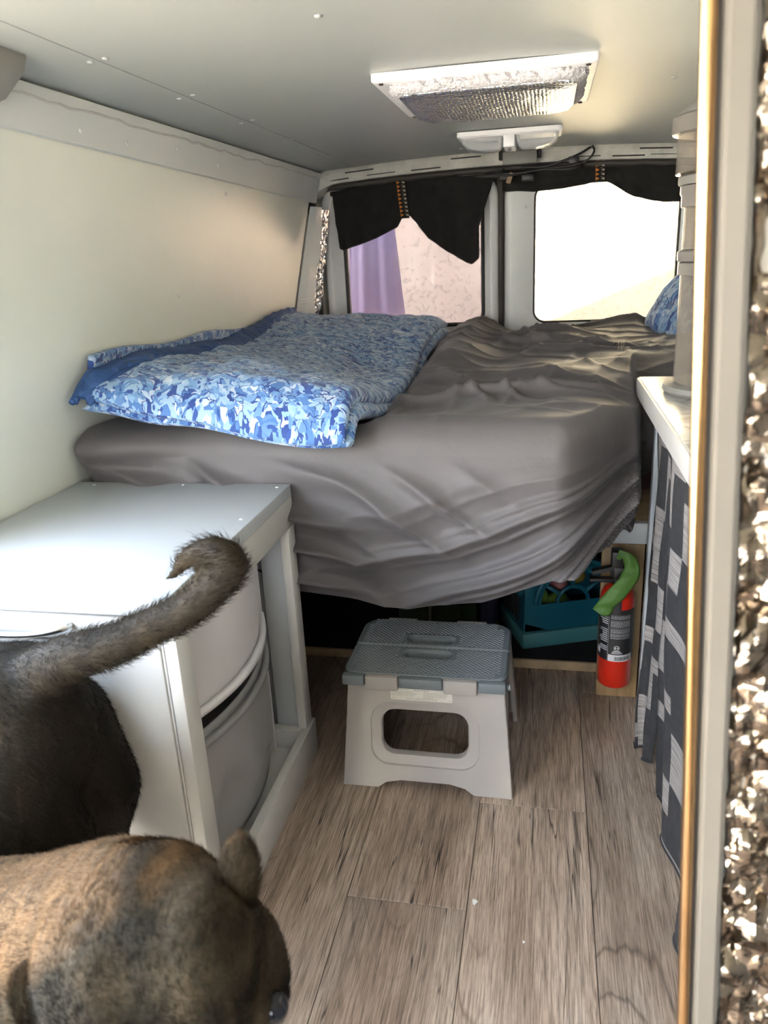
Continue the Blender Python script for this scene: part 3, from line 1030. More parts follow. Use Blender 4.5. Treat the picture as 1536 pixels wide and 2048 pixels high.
prism('striker', [(-0.155, 1.35), (-0.14, 1.345), (-0.128, 1.378), (-0.14, 1.385)], 1, 3.045, 3.06, 'pine', latch)

visor = thing('vinyl_end_trim', 'beige vinyl end of a trim bar under the ceiling at far left', 'trim bar', (-0.85, 1.20, 1.40))
prism('shell', [(-0.93, 1.425), (-0.77, 1.440), (-0.778, 1.415), (-0.82, 1.380), (-0.90, 1.362)], 1, 1.00, 1.185, 'beige', visor, bev=0.006)

brk = thing('ceiling_bracket', 'worn metal bar hanging from the ceiling with a dab of glue', 'bracket', (0.27, 1.40, 1.44))
box('bar', (0.238, 1.40, 1.30), (0.262, 1.412, 1.446), 'beige', brk, 0.002)
box('slot', (0.246, 1.398, 1.372), (0.250, 1.4005, 1.392), 'slot', brk, 0)
box('hook', (0.262, 1.395, 1.395), (0.285, 1.412, 1.446), 'beige', brk, 0.002)
bm = bmesh.new()
for (x, y, z, r) in ((.236, 1.398, 1.425, .008), (.233, 1.397, 1.412, .007), (.238, 1.396, 1.405, .006), (.242, 1.396, 1.418, .007), (.234, 1.398, 1.398, .005)):
    bmesh.ops.create_icosphere(bm, subdivisions=2, radius=r, matrix=Matrix.Translation((x, y, z)))
o = link('glue', bm_mesh('glue', bm, True), 'glue', brk)
rm = o.modifiers.new('r', 'REMESH'); rm.mode = 'VOXEL'; rm.voxel_size = 0.0016; rm.use_smooth_shade = True

# ================================================================== WINDOW CURTAINS
def curtain_valance(name, label, top, bot, tie_s, y, mat='black_cloth'):
    """top/bot: lists of (s, x, z) polyline; gathered at tie_s"""
    root = thing(name, label, 'curtain', (top[0][0], y, top[0][1]), 0, 'black window curtains')
    nu, nv = 110, 40
    def ev(pl, s):
        L = [0]
        for a, b in zip(pl, pl[1:]):
            L.append(L[-1] + abs(b[0] - a[0]) + 1e-6)
        xs = np.interp(s * L[-1], L, [p[0] for p in pl]); zs = np.interp(s * L[-1], L, [p[1] for p in pl])
        return xs, zs
    s = np.linspace(0, 1, nu)
    tx, tz = ev(top, s); bx, bz = ev(bot, s)
    t = np.linspace(0, 1, nv)[None, :]
    X = tx[:, None] * (1 - t) + bx[:, None] * t
    Z = tz[:, None] * (1 - t) + bz[:, None] * t
    g = np.exp(-((s - tie_s) / 0.10) ** 2)[:, None]
    fold = 0.008 * np.sin((s[:, None] * 34 + 2.2 * t * np.sin(s[:, None] * 9))) * (0.35 + t) + 0.010 * fbm(X * 16, Z * 16, 3.0)
    Y = y + fold * (1 - 0.5 * g) - 0.012 * t * (1 - g)
    Y[:, 0] = y
    V, F = grid_geo(X, Y, Z)
    o = link('fabric', mesh_of('fabric', V, F, True), mat, root)
    m_ = o.modifiers.new('thick', 'SOLIDIFY'); m_.thickness = 0.003
    return root
def tie(root, x, y, z0, z1, dx=0.0):
    n_ = 24
    w = 0.016
    zs = np.linspace(z0, z1, n_)
    V, uv = [], []
    for i, z in enumerate(zs):
        xx = x + dx * i / (n_ - 1)
        yy = y - 0.016 - 0.004 * math.sin(PI * i / (n_ - 1))
        V += [(xx - w, yy, z), (xx - w, yy - .003, z), (xx + w, yy - .003, z), (xx + w, yy, z)]
    F = []
    for i in range(n_ - 1):
        for k in range(4):
            F.append((i * 4 + k, i * 4 + (k + 1) % 4, (i + 1) * 4 + (k + 1) % 4, (i + 1) * 4 + k))
    F += [(0, 1, 2, 3), ((n_ - 1) * 4 + 3, (n_ - 1) * 4 + 2, (n_ - 1) * 4 + 1, (n_ - 1) * 4)]
    st = link('tie_strap', mesh_of('tie_strap', V, F), 'black_cloth', root, label='black woven tie with orange and cream zigzags')
    # woven triangles, proud of the strap
    k = 0
    zz = z0 - 0.004
    tri = {'orange': [], 'cream': []}
    while zz - 0.013 > z1:
        f = (z0 - zz) / (z0 - z1)
        xx = x + dx * f
        yy = y - 0.0205 - 0.004 * math.sin(PI * f)
        tri['orange'].append([(xx - w * .95, yy, zz), (xx - w * .95, yy, zz - .012), (xx - .002, yy, zz - .006)])
        tri['cream'].append([(xx + w * .95, yy, zz - .003), (xx + .003, yy, zz - .007), (xx + w * .95, yy, zz - .011)])
        tri['cream'].append([(xx + .001, yy, zz - .000), (xx + .005, yy, zz), (xx + w * .9, yy, zz - .004)])
        zz -= 0.0145
    for nm, col in (('orange', (0.50, 0.17, 0.03)), ('cream', (0.42, 0.38, 0.30))):
        VV = [p for t_ in tri[nm] for p in t_]
        FF = [(3 * i, 3 * i + 1, 3 * i + 2) for i in range(len(tri[nm]))]
        if nm + '_weave' not in MAT:
            MAT[nm + '_weave'] = simple(nm + '_weave', col, 0.9)
        link('woven_pattern', mesh_of('woven_pattern', VV, FF), nm + '_weave', st, kind='stuff')
YC = 3.135
c1 = curtain_valance('window_curtain', 'black curtain over the left rear window, gathered up by a patterned tie',
    [(-0.828, 1.362), (-0.70, 1.385), (-0.555, 1.398), (-0.40, 1.398), (-0.205, 1.372)],
    [(-0.812, 1.155), (-0.80, 1.147), (-0.765, 1.155), (-0.66, 1.185), (-0.575, 1.222), (-0.552, 1.262), (-0.528, 1.262), (-0.50, 1.236), (-0.455, 1.175), (-0.38, 1.122), (-0.305, 1.078), (-0.288, 1.072), (-0.262, 1.092), (-0.290, 1.118), (-0.288, 1.150), (-0.262, 1.20)], 0.44, YC)
tie(c1, -0.556, YC, 1.405, 1.252, 0.016)
c2 = curtain_valance('window_curtain', 'black curtain over the bright right rear window, rolled to a narrow band',
    [(-0.172, 1.398), (0.0, 1.402), (0.175, 1.398), (0.35, 1.385), (0.52, 1.37)],
    [(-0.172, 1.325), (-0.05, 1.318), (0.05, 1.320), (0.13, 1.331), (0.165, 1.340), (0.195, 1.340), (0.215, 1.330), (0.30, 1.278), (0.40, 1.255), (0.52, 1.250)], 0.52, YC)
tie(c2, 0.176, YC, 1.415, 1.338, 0.002)
rod = thing('curtain_wire', 'thin dark wire holding the window curtains under the header', 'curtain rod', (-0.15, 3.14, 1.40))
tube('wire', [(x, 3.150, zc(x) - .060) for x in np.linspace(-0.86, 0.54, 30)], 0.003, 'slot', rod, 6)

# ================================================================== OUTSIDE
tarp = thing('purple_tarp', 'purple tarp with a red flame print hanging outside the left rear window', 'tarp', (-0.8, 3.55, 0.3))
def tarp_mesh():
    nu, nv = 70, 50
    s = np.linspace(0, 1, nu)[:, None]; t = np.linspace(0, 1, nv)[None, :]
    xl = -0.875 - 0.03 * t + 0 * s
    xr = -0.675 + 0.095 * t ** 1.1 + 0 * s
    X = xl + (xr - xl) * s
    Z = 1.32 - 0.95 * t + 0 * s
    Y = 3.56 + 0.007 * np.sin(s * 13 + 0.8 * np.sin(t * 4)) + 0.002 * np.sin(s * 31 + t * 5) - 0.04 * t
    V, F = grid_geo(X, Y, Z)
    return mesh_of('cloth', V, F, True)
o = link('cloth', tarp_mesh(), 'purple', tarp)
m_ = o.modifiers.new('thick', 'SOLIDIFY'); m_.thickness = 0.004
rail = link('pole', mesh_of('pole', *tube_geo([(-0.78, 3.60, -0.62), (-0.78, 3.60, 1.34)], 0.018, 10), True), 'grey_plastic', tarp)
fl = []
def swoosh(pts, w):
    P = smooth_path([(x, 3.500, z + .020) for x, z in pts], 6)
    V = []
    m_ = len(P)
    for i, p in enumerate(P):
        t = (P[min(i + 1, m_ - 1)] - P[max(i - 1, 0)]).normalized()
        nn = Vector((-t.z, 0, t.x))
        h = w * math.sin(PI * min(1, (i + .5) / m_ * 1.02)) ** 0.7
        V += [p + nn * h + Vector((0, -.002, 0)), p - nn * h + Vector((0, -.002, 0))]
    F = [(2 * i, 2 * i + 1, 2 * i + 3, 2 * i + 2) for i in range(m_ - 1)]
    return V, F
FV, FF = [], []
for pts, w in (([(-0.865, .815), (-.85, .83), (-.825, .828), (-.808, .842), (-.80, .866)], .006), ([(-.84, .818), (-.82, .835), (-.816, .85), (-.822, .860)], .004), ([(-.87, .825), (-.86, .838), (-.85, .842)], .004)):
    v_, f_ = swoosh(pts, w)
    FF += [tuple(a + len(FV) for a in f) for f in f_]
    FV += v_
link('flame_print', mesh_of('flame_print', FV, FF), 'red', tarp, label='red flame emblem')

# ================================================================== BED
bed = thing('bed_platform', 'white painted bed platform rail on a pine post beside the extinguisher', 'bed', (-0.4, 1.84, 0))
box('front_rail', (-1.03, 1.832, 0.428), (0.247, 1.852, 0.482), 'white', bed, 0.002)
box('deck', (-1.03, 1.853, 0.465), (0.655, 3.12, 0.483), 'plywood', bed, 0.001)
box('post', (0.143, 1.832, 0.0), (0.244, 1.852, 0.428), 'pine', bed, 0.0015, label='pine board post')
box('post', (-1.03, 1.832, 0.0), (-0.93, 1.852, 0.428), 'pine', bed, 0.0015)
base = thing('plywood_sheet', 'raw plywood sheet lying on the floor under the bed', 'plywood', (-0.4, 2.3, 0))
box('sheet', (-1.03, 1.95, 0.0), (0.16, 3.12, 0.026), 'plywood', base, 0.001)
box('shade_layer', (-1.03, 1.957, 0.0262), (0.16, 3.11, 0.0285), 'black_cloth', base, 0, label='black layer standing in for the shade under the bed')  # black layer put on the plywood in place of under-bed shade
dark_back = thing('shade_backdrop', 'black backdrop added to darken the space under the bed', 'cloth', (-0.4, 2.45, 0.03))
box('cloth', (-1.02, 2.44, 0.03), (0.64, 2.446, 0.46), 'black_cloth', dark_back, 0)  # black sheet put in to deepen the dark behind the stool

def yf(x):
    return 1.525 + 0.22 * sstep(0.02, 0.21, x) + 0.29 * sstep(0.198, 0.240, x)
def top_z(X, Y):
    z = 0.795 + 0.012 * np.sin(X * 4 + 1) + 0.014 * fbm(X * 3.5, Y * 3.0, 0.0, 3)
    z = z - 0.045 * sstep(-0.75, -0.48, X) * sstep(-0.33, -0.40, X) * sstep(1.50, 1.62, Y) * (1 - sstep(2.4, 2.9, Y))
    m = sstep(-0.42, -0.30, X)
    # rumpled right half: a rounded ridge by the quilt and radiating creases
    z = z + 0.050 * m * np.exp(-((X + 0.27) / 0.10) ** 2) * sstep(1.85, 2.25, Y)
    z = z + 0.040 * m * sstep(1.9, 2.7, Y) * (0.6 + 0.6 * vn(X * 4, Y * 3, 2.0))
    w = Y * 1.0 - 0.35 * X + 0.10 * fbm(X * 4, Y * 4, 5.0, 2)
    r1 = 1 - np.abs(np.sin(w * 15.0)) ; r2 = 1 - np.abs(np.sin((Y + 0.5 * X + 0.12 * vn(X * 5, Y * 5, 8.0)) * 21))
    r3 = 1 - np.abs(np.sin((X - 0.25 * Y + 0.1 * vn(X * 6, Y * 3, 4.0)) * 19))
    am = m * (0.45 + 0.75 * np.clip(vn(X * 3.2, Y * 3.2, 7.0) + 0.3, 0, 1.2))
    z = z + am * (0.022 * r1 ** 2.2 + 0.012 * r2 ** 3 + 0.008 * r3 ** 3)
    return z
SHEET_CORNER = 0.06
def make_sheet():
    nx_ = 330
    xs = np.linspace(-1.003, 0.64, nx_)
    n_top, n_cor, n_dr = 260, 14, 150
    yfv = yf(xs)
    r = 0.065
    zb = np.interp(xs, [-1.05, -0.80, -0.55, -0.35, -0.13, 0.02, 0.13, 0.20, 0.24, 0.30, 0.65], [0.45, 0.43, 0.400, 0.366, 0.392, 0.455, 0.475, 0.490, 0.53, 0.56, 0.56])
    X = np.zeros((nx_, n_top + n_cor + n_dr)); Y = X.copy(); Z = X.copy()
    X[:] = xs[:, None]
    t = np.linspace(0, 1, n_top)[None, :]
    Yt = 3.115 + (yfv[:, None] + r - 3.115) * t
    Y[:, :n_top] = Yt
    Zt = top_z(X[:, :n_top], Yt)
    soft = sstep(0.0, 0.22, Yt - (yfv[:, None] + r))
    z_edge = 0.793 - 0.03 * sstep(0.1, 0.24, xs)
    Z[:, :n_top] = Zt * soft + (z_edge[:, None] + 0.35 * (Zt - 0.80)) * (1 - soft)
    a = np.linspace(0, PI / 2, n_cor + 2)[1:-1][None, :]
    Y[:, n_top:n_top + n_cor] = yfv[:, None] + r - r * np.sin(a)
    Z[:, n_top:n_top + n_cor] = z_edge[:, None] - r + r * np.cos(a) + 0.35 * (Zt[:, -1:] - 0.80) * np.cos(a)
    d = np.linspace(0, 1, n_dr)[None, :]
    z0 = z_edge[:, None] - r
    Zd = z0 + (zb[:, None] - z0) * d
    Yd = yfv[:, None] - 0.022 * np.sin(PI * np.clip(d * 1.1, 0, 1)) + 0.030 * d ** 3
    Y[:, n_top + n_cor:] = Yd; Z[:, n_top + n_cor:] = Zd
    # folds on the hanging front
    ins_ = np.zeros_like(X)
    ins_[:, n_top + n_cor:] = sstep(0, 0.25, d)
    ins_[:, n_top:n_top + n_cor] = 0.0
    dx = np.clip(0.265 - X, 0.0, 2); dz = np.clip(0.775 - Z, 0.0, 1)
    c = dz / (dx + 0.05) ** 0.62
    wob = 0.09 * fbm(X * 3, Z * 3, 1.0, 2)
    fade = np.exp(-dx / 0.75) * sstep(0.015, 0.10, dz)
    ph = c * 8.6 + wob * 5
    f1 = (1 - np.abs(np.sin(ph * 2.0))) ** 1.5
    f2 = np.sin(ph * 1.15 + 0.7)
    f3 = (1 - np.abs(np.sin(ph * 4.1 + 1.1))) ** 2
    amp = sstep(0.05, 0.38, c) * fade
    fr = amp * (0.055 * f1 + 0.030 * f2 + 0.022 * f3 * sstep(0.9, 0.05, dx))
    c2 = (Z - 0.80) + 0.42 * (X + 0.95) + 0.02 * fbm(X * 5, Z * 5, 2.0, 2)
    ml = sstep(-0.34, -0.52, X) * sstep(0.80, 0.72, Z)
    fr = fr + ml * 0.044 * (1 - np.abs(np.sin(c2 * 34))) ** 1.4
    c3 = (Z - 0.60) + 0.75 * (X + 0.30) + 0.03 * fbm(X * 4, Z * 4, 6.0, 2)
    mm = np.exp(-((X + 0.26) / 0.16) ** 2) * sstep(0.80, 0.70, Z) * sstep(.45, .6, Z)
    fr = fr + mm * 0.026 * (1 - np.abs(np.sin(c3 * 30))) ** 1.5
    fr = fr * sstep(0.255, 0.20, X)
    Y -= fr * ins_
    Y -= 0.012 * ins_ * fbm(X * 5, Z * 5, 4.0, 2)
    Y -= 0.075 * sstep(-0.72, -1.0, X) * np.exp(-((Z - .765) / .055) ** 2) * sstep(1.75, 1.5, Y)
    V, F = grid_geo(X, Y, Z)
    return mesh_of('bed_sheet', V, F, True)
sheet = link('bed_sheet', make_sheet(), 'sheet')
tag(sheet, 'rumpled dark grey bed sheet draped over the mattress and hanging down in front', 'bed sheet')
m_ = sheet.modifiers.new('thick', 'SOLIDIFY'); m_.thickness = 0.003; m_.offset = -1
mat_ = thing('mattress', 'dark mattress under the grey sheet, showing only at the wall corner', 'mattress', (-0.2, 2.3, 0.48))
prism('core', [(-.995, 1.62), (-0.05, 1.62), (0.12, 1.92), (0.22, 2.12), (0.645, 2.14), (0.645, 3.08), (-.995, 3.08)], 2, 0.486, 0.70, 'mattress', mat_, bev=0.03)

# ---- quilt
quilt = thing('floral_quilt', 'thick blue floral quilt folded over on the bed against the wall', 'quilt', (-0.7, 2.2, 0.82))
def quilt_mid(X, Y):
    z = 0.836 + 0.014 * sstep(2.3, 2.9, Y) + 0.010 * np.sin(Y * 6 + X * 3) + 0.016 * fbm(X * 4, Y * 3.2, 11.0, 2)
    z = z - 0.030 * np.exp(-((X + 0.45) / 0.16) ** 2) * np.exp(-((Y - 2.2) / 0.35) ** 2)
    z = z + 0.030 * sstep(-0.78, -0.95, X) - 0.036 * sstep(-0.72, -0.42, X) * (1 - sstep(2.35, 2.85, Y))
    dr = np.clip((1.56 - Y) / 0.12, 0, 1.5)
    z = z - dr ** 2 * (0.012 + 0.062 * sstep(-0.98, -0.50, X))
    return z
def quilt_mesh(x0f, x1f, y0f, y1f, half, zoff, nu=150, nv=210, pw=9, uoff=0.0, puff=0.005):
    s = np.linspace(0, 1, nu)[:, None]; t = np.linspace(0, 1, nv)[None, :]
    def side(sg):
        Yb = y0f(s) + (y1f(s) - y0f(s)) * t
        Xb = x0f(Yb) + (x1f(Yb) - x0f(Yb)) * s
        e = np.sqrt(np.clip(1 - np.abs(2 * s - 1) ** pw, 0, 1)) * np.sqrt(np.clip(1 - np.abs(2 * t - 1) ** (pw * 2.2), 0, 1))
        pu = puff * (np.abs(np.sin(Xb * 34 + 1.2 * np.sin(Yb * 11))) ** 0.5 + np.abs(np.sin(Yb * 30 + 1.2 * np.sin(Xb * 12))) ** 0.5 - 1) + 0.003 * vn(Xb * 45, Yb * 45)
        Zb = quilt_mid(Xb, Yb) + zoff + sg * half * e + sg * pu * e * (1 if sg > 0 else .4)
        return Xb + 0 * Zb, Yb + 0 * Zb, Zb
    V1, F1 = grid_geo(*side(1)); V2, F2 = grid_geo(*side(-1))
    nV = len(V1)
    F = F1 + [tuple(nV + i for i in f[::-1]) for f in F2]
    uvs = np.stack([(s * 0.62 + 0 * t) + uoff, (t * 1.5 + 0 * s)], -1).reshape(-1, 2)
    V = np.vstack([V1, V2]); uv2 = uvs + np.array([0.013, 0.31])
    idx = np.arange(nu * nv).reshape(nu, nv)
    per = list(idx[:, 0]) + list(idx[-1, 1:]) + list(idx[-2::-1, -1]) + list(idx[0, -2:0:-1])
    for a, b in zip(per, per[1:] + per[:1]):
        F.append((int(b), int(a), int(a) + nV, int(b) + nV))
    me = mesh_of('q', V, F, True, np.vstack([uvs, uv2]))
    bm = bmesh.new(); bm.from_mesh(me)
    bmesh.ops.remove_doubles(bm, verts=bm.verts, dist=0.0004)
    bmesh.ops.recalc_face_normals(bm, faces=bm.faces)
    bm.to_mesh(me); bm.free()
    return me
Xr = lambda Y: -0.375 + 0.012 * np.sin(Y * 7) - 0.012 * np.clip(1.6 - Y, 0, 1) * 3
link('lower_layer', quilt_mesh(lambda Y: -.970 + 0 * Y, lambda Y: Xr(Y) + 0.012, lambda s: 1.462 + 0.02 * s * 0, lambda s: 2.98 + 0 * s, 0.026, -0.004, 100, 150, 9, 0.3), 'floral', quilt)
link('upper_layer', quilt_mesh(lambda Y: -0.968 + 0 * Y, Xr, lambda s: 1.444 + 0 * s, lambda s: 2.96 - .02 * s, 0.030, 0.028), 'floral', quilt)
# navy reverse showing along the turned edge
def band():
    nv, nu = 150, 16
    t = np.linspace(0, 1, nv)[None, :]; s = np.linspace(0, 1, nu)[:, None]
    Y = 1.438 + (2.93 - 1.438) * t + 0 * s
    xl = np.interp(t[0], [0, .03, .12, .3, .5, .75, 1], [-.975, -.985, -.980, -.962, -.972, -.985, -.960])[None, :]
    xr = np.interp(t[0], [0, .03, .12, .3, .5, .75, 1], [-.935, -.905, -.880, -.868, -.875, -.900, -.938])[None, :]
    X = xl + (xr - xl) * s
    dome = np.sqrt(np.clip(1 - (2 * s - 1) ** 4, 0, 1))
    Z = quilt_mid(X, Y) + 0.052 + 0.016 * dome + 0.004 * np.abs(np.sin(Y * 40 + s * 3)) * dome
    Z = Z - 0.035 * np.clip(1 - t * 30, 0, 1) ** 1.2 - 0.03 * np.clip((t - .97) * 33, 0, 1)
    X = np.maximum(X, -1.04 + .235 * (Z - .67) + 0.020)
    V, F = grid_geo(X, Y, Z)
    uv = np.stack([s * .09 + 0 * t, t * 1.5 + 0 * s], -1).reshape(-1, 2)
    return mesh_of('border_band', V, F, True, uv), X, Y, Z
bme, BX, BY, BZ = band()
o = link('border_band', bme, 'navy', quilt, label='navy reverse side turned over')
m_ = o.modifiers.new('thick', 'SOLIDIFY'); m_.thickness = 0.014; m_.offset = -1
tube('piping', [(BX[-1, j], BY[-1, j], BZ[-1, j]) for j in range(0, 150, 3)], 0.0065, 'navy', quilt, 8, label='navy bound edge')
tube('piping', [(BX[0, j], BY[0, j], BZ[0, j]) for j in range(0, 150, 3)], 0.0065, 'navy', quilt, 8)
# flap that leans on the wall behind the band
def flap():
    nv, nu = 110, 14
    t = np.linspace(0, 1, nv)[None, :]; s = np.linspace(0, 1, nu)[:, None]
    Y = 1.50 + 1.36 * t + 0 * s
    zt_ = 0.953 - 0.038 * t + 0.006 * np.sin(t * 17)
    zb_ = 0.850 + 0 * t
    Z = zb_ + (zt_ - zb_) * s
    X = -0.985 - 0.004 * s + 0.006 * vn(Y * 14, Z * 20) + 0 * t
    X = np.maximum(X, -1.04 + .235 * (Z - .67) + 0.022)
    V, F = grid_geo(X, Y, Z)
    uv = np.stack([s * .1 + .5 + 0 * t, t * 1.4 + 0 * s], -1).reshape(-1, 2)
    return mesh_of('wall_flap', V, F, True, uv)
o = link('wall_flap', flap(), 'floral', quilt)
m_ = o.modifiers.new('thick', 'SOLIDIFY'); m_.thickness = 0.012; m_.offset = 0

# ---- pillow
def cushion(w, h, th, n_=44):
    s = np.linspace(-1, 1, n_)[:, None] + np.zeros((1, n_)); t = np.linspace(-1, 1, n_)[None, :] + np.zeros((n_, 1))
    k = 1 - 0.10 * (s ** 2 * t ** 2) 
    e = (np.clip(1 - s ** 4, 0, 1) * np.clip(1 - t ** 4, 0, 1)) ** 0.55
    X = s * w / 2 * (1 - 0.06 * t ** 2); Y = t * h / 2 * (1 - 0.06 * s ** 2)
    Zt = th / 2 * e + 0.006 * vn(s * 6, t * 6) * e; 
    V1, F1 = grid_geo(X, Y, Zt); V2, F2 = grid_geo(X, Y, -th / 2 * e)
    V = np.vstack([V1, V2]); F = F1 + [tuple(len(V1) + i for i in f[::-1]) for f in F2]
    uv = np.stack([(s + 1) * w / 2, (t + 1) * h / 2], -1).reshape(-1, 2)
    me = mesh_of('pillow', V, F, True, np.vstack([uv, uv]))
    bm = bmesh.new(); bm.from_mesh(me)
    bmesh.ops.remove_doubles(bm, verts=bm.verts, dist=0.0005)
    bm.to_mesh(me); bm.free()
    return me
pil = link('pillow', cushion(0.42, 0.40, 0.13), 'floral_fine')
tag(pil, 'blue patterned pillow leaning at the far right corner of the bed', 'pillow')
pil.location = (0.53, 2.86, 0.955)
pil.rotation_euler = (0.25, -0.86, 0.1)

# ================================================================== UNDER THE BED
car = thing('pet_carrier', 'teal plastic pet carrier with fan shaped window and pale base under the bed', 'pet carrier', (-0.052, 2.0, 0.028), math.radians(21))
def cb(o):  # children are built in the carrier's own coordinates
    o.matrix_parent_inverse = Matrix.Identity(4)
    return o
CW, CD = 0.30, 0.22
cb(box('base_tray', (0, 0, 0.0), (CW, CD, 0.050), 'teal_light', car, 0.008))
arc = [(0.006, 0.052), (CW - .006, 0.052), (CW - .006, 0.165)]
for k in range(13):
    a = PI * k / 12
    arc.append((CW / 2 + (CW / 2 - .012) * math.cos(a), 0.165 + 0.098 * math.sin(a)))
arc.append((0.006, 0.165))
# front shell with half-round opening
def shell_front():
    n_ = 28
    hole = [(CW / 2 + 0.095 * math.cos(PI * k / (n_ - 9)), 0.135 + 0.095 * math.sin(PI * k / (n_ - 9))) for k in range(n_ - 8)]
    hole += [(CW / 2 - 0.095 + 0.19 * (k + 1) / 9, 0.135) for k in range(8)]
    # outer loop matched by angle
    cx, cz = CW / 2, 0.15
    out = []
    for hx, hz in hole:
        a = math.atan2(hz - cz, hx - cx)
        dxx, dzz = math.cos(a), math.sin(a)
        best = 9
        for p, q in zip(arc, arc[1:] + arc[:1]):
            ex, ez = q[0] - p[0], q[1] - p[1]
            den = dxx * ez - dzz * ex
            if abs(den) < 1e-9:
                continue
            tt = ((p[0] - cx) * ez - (p[1] - cz) * ex) / den
            uu = ((p[0] - cx) * dzz - (p[1] - cz) * dxx) / den
            if tt > 0 and -1e-6 <= uu <= 1 + 1e-6:
                best = min(best, tt)
        out.append((cx + dxx * best, cz + dzz * best))
    V, F = loops_geo([[(x, 0.004, z) for x, z in out], [(x, 0.004, z) for x, z in hole], [(x, 0.010, z) for x, z in hole], [(x, 0.010, z) for x, z in out]], True)
    me = mesh_of('front_shell', V, F, True); me.set_sharp_from_angle(angle=math.radians(30))
    return me
cb(link('front_shell', shell_front(), 'teal', car))
arc_in = [(CW / 2 + (x - CW / 2) * .97, .052 + (z - .052) * .975) for x, z in arc]
V, F = loops_geo([[(x, 0.010, z) for x, z in arc], [(x, CD - .006, z) for x, z in arc], [(x, CD - .006, z) for x, z in arc_in], [(x, .010, z) for x, z in arc_in]], True)
me = mesh_of('body_shell', V, F, True); me.set_sharp_from_angle(angle=math.radians(30))
cb(link('body_shell', me, 'teal', car))
cb(prism('back_shell', arc_in, 1, CD - .012, CD - .007, 'teal', car))
for a in (35, 90, 145):
    a = math.radians(a)
    cb(tube('window_bar', [(CW / 2 + 0.045 * math.cos(a), .006, .135 + .045 * math.sin(a)), (CW / 2 + .096 * math.cos(a), .006, .135 + .096 * math.sin(a))], .006, 'teal', car, 8))
cb(tube('window_bar', [(CW / 2 + 0.046 * math.cos(PI * k / 14), .006, .135 + .046 * math.sin(PI * k / 14)) for k in range(15)], .006, 'teal', car, 8))
cb(tube('window_rim', [(CW / 2 + 0.112 * math.cos(PI * k / 20), .002, .137 + .112 * math.sin(PI * k / 20)) for k in range(21)], .008, 'teal', car, 8))
for k in (3, 9, 14):
    a = PI * k / 20
    o = lathe('rivet', [(.004, 0), (.004, .002), (0, .003)], 'teal_light', car, (0, 0, 0), 10)
    o.matrix_parent_inverse = Matrix.Identity(4)
    o.location = (CW / 2 + .112 * math.cos(a), -.005, .137 + .112 * math.sin(a)); o.rotation_euler = (PI / 2, 0, 0)
cb(box('latch', (-.006, .02, .16), (.012, .05, .205), 'teal', car, 0.005))
cb(box('latch', (.004, -.004, .15), (.034, .006, .20), 'teal', car, 0.004))
cb(boxes('side_vent', [((-.001, .05 + .02 * k, .07), (.006, .058 + .02 * k, .15)) for k in range(7)], 'black', car, kind='stuff'))
cb(tube('handle', smooth_path([(CW / 2 - .06, .11, .255), (CW / 2 - .05, .11, .29), (CW / 2, .11, .298), (CW / 2 + .05, .11, .29), (CW / 2 + .06, .11, .255)]), .011, 'black', car, 10, label='black carrying handle'))
def toy(name, label, loc, r, mat, seed):
    bm = bmesh.new()
    bmesh.ops.create_icosphere(bm, subdivisions=4, radius=r)
    P = np.array([v.co[:] for v in bm.verts])
    f = 1 + 0.28 * vn(P[:, 0] * 38 + seed, P[:, 1] * 38, P[:, 2] * 38)
    for v, k in zip(bm.verts, f):
        v.co *= k
    o = link(name, bm_mesh(name, bm, True), mat)
    tag(o, label, 'toy', 'plush toys in the carrier')
    o.location = loc
    return o
ca, sa = math.cos(math.radians(21)), math.sin(math.radians(21))
def cw(x, y, z):
    return (-0.052 + x * ca - y * sa, 2.0 + x * sa + y * ca, 0.028 + z)
toy('plush_toy', 'small green plush toy seen low in the carrier window', cw(.125, .060, .093), .042, 'toy_green', 1)
toy('plush_toy', 'small pink plush toy seen at the top of the carrier window', cw(.125, .065, .172), .030, 'toy_pink', 5)
toy('plush_toy', 'small yellow plush toy behind the pink one in the carrier', cw(.185, .075, .182), .026, 'toy_yellow', 9)
toy('plush_toy', 'second green plush toy at the left side of the carrier window', cw(.066, .060, .14), .030, 'toy_green', 14)
bag = thing('green_bag', 'dark green woven bag with pale piping behind the stool under the bed', 'bag', (-0.31, 2.2, 0.028))
prism('sack', [(-.44, .028), (-.18, .028), (-.20, .26), (-.42, .27)], 1, 2.10, 2.32, 'bag_green', bag, bev=0.03)
tube('piping', [(-.335, 2.097, .05), (-.332, 2.098, .15), (-.330, 2.099, .245)], .005, 'grey_plastic', bag, 8)
tube('piping', [(-.235, 2.097, .05), (-.238, 2.098, .15), (-.24, 2.099, .24)], .004, 'bag_green', bag, 8)
btl = thing('spray_bottle', 'slim purple bottle with yellow foot beside the teal carrier', 'bottle', (-0.158, 2.12, 0.028))
lathe('body', [(.028, 0), (.030, .01), (.030, .14), (.024, .165), (.013, .18), (.013, .20), (0, .20)], 'bottle_purple', btl, (-0.158, 2.12, .028), 20)
lathe('foot_band', [(.0305, .004), (.0312, .006), (.0312, .03), (.0305, .032)], 'toy_yellow', btl, (-0.158, 2.12, .028), 20)

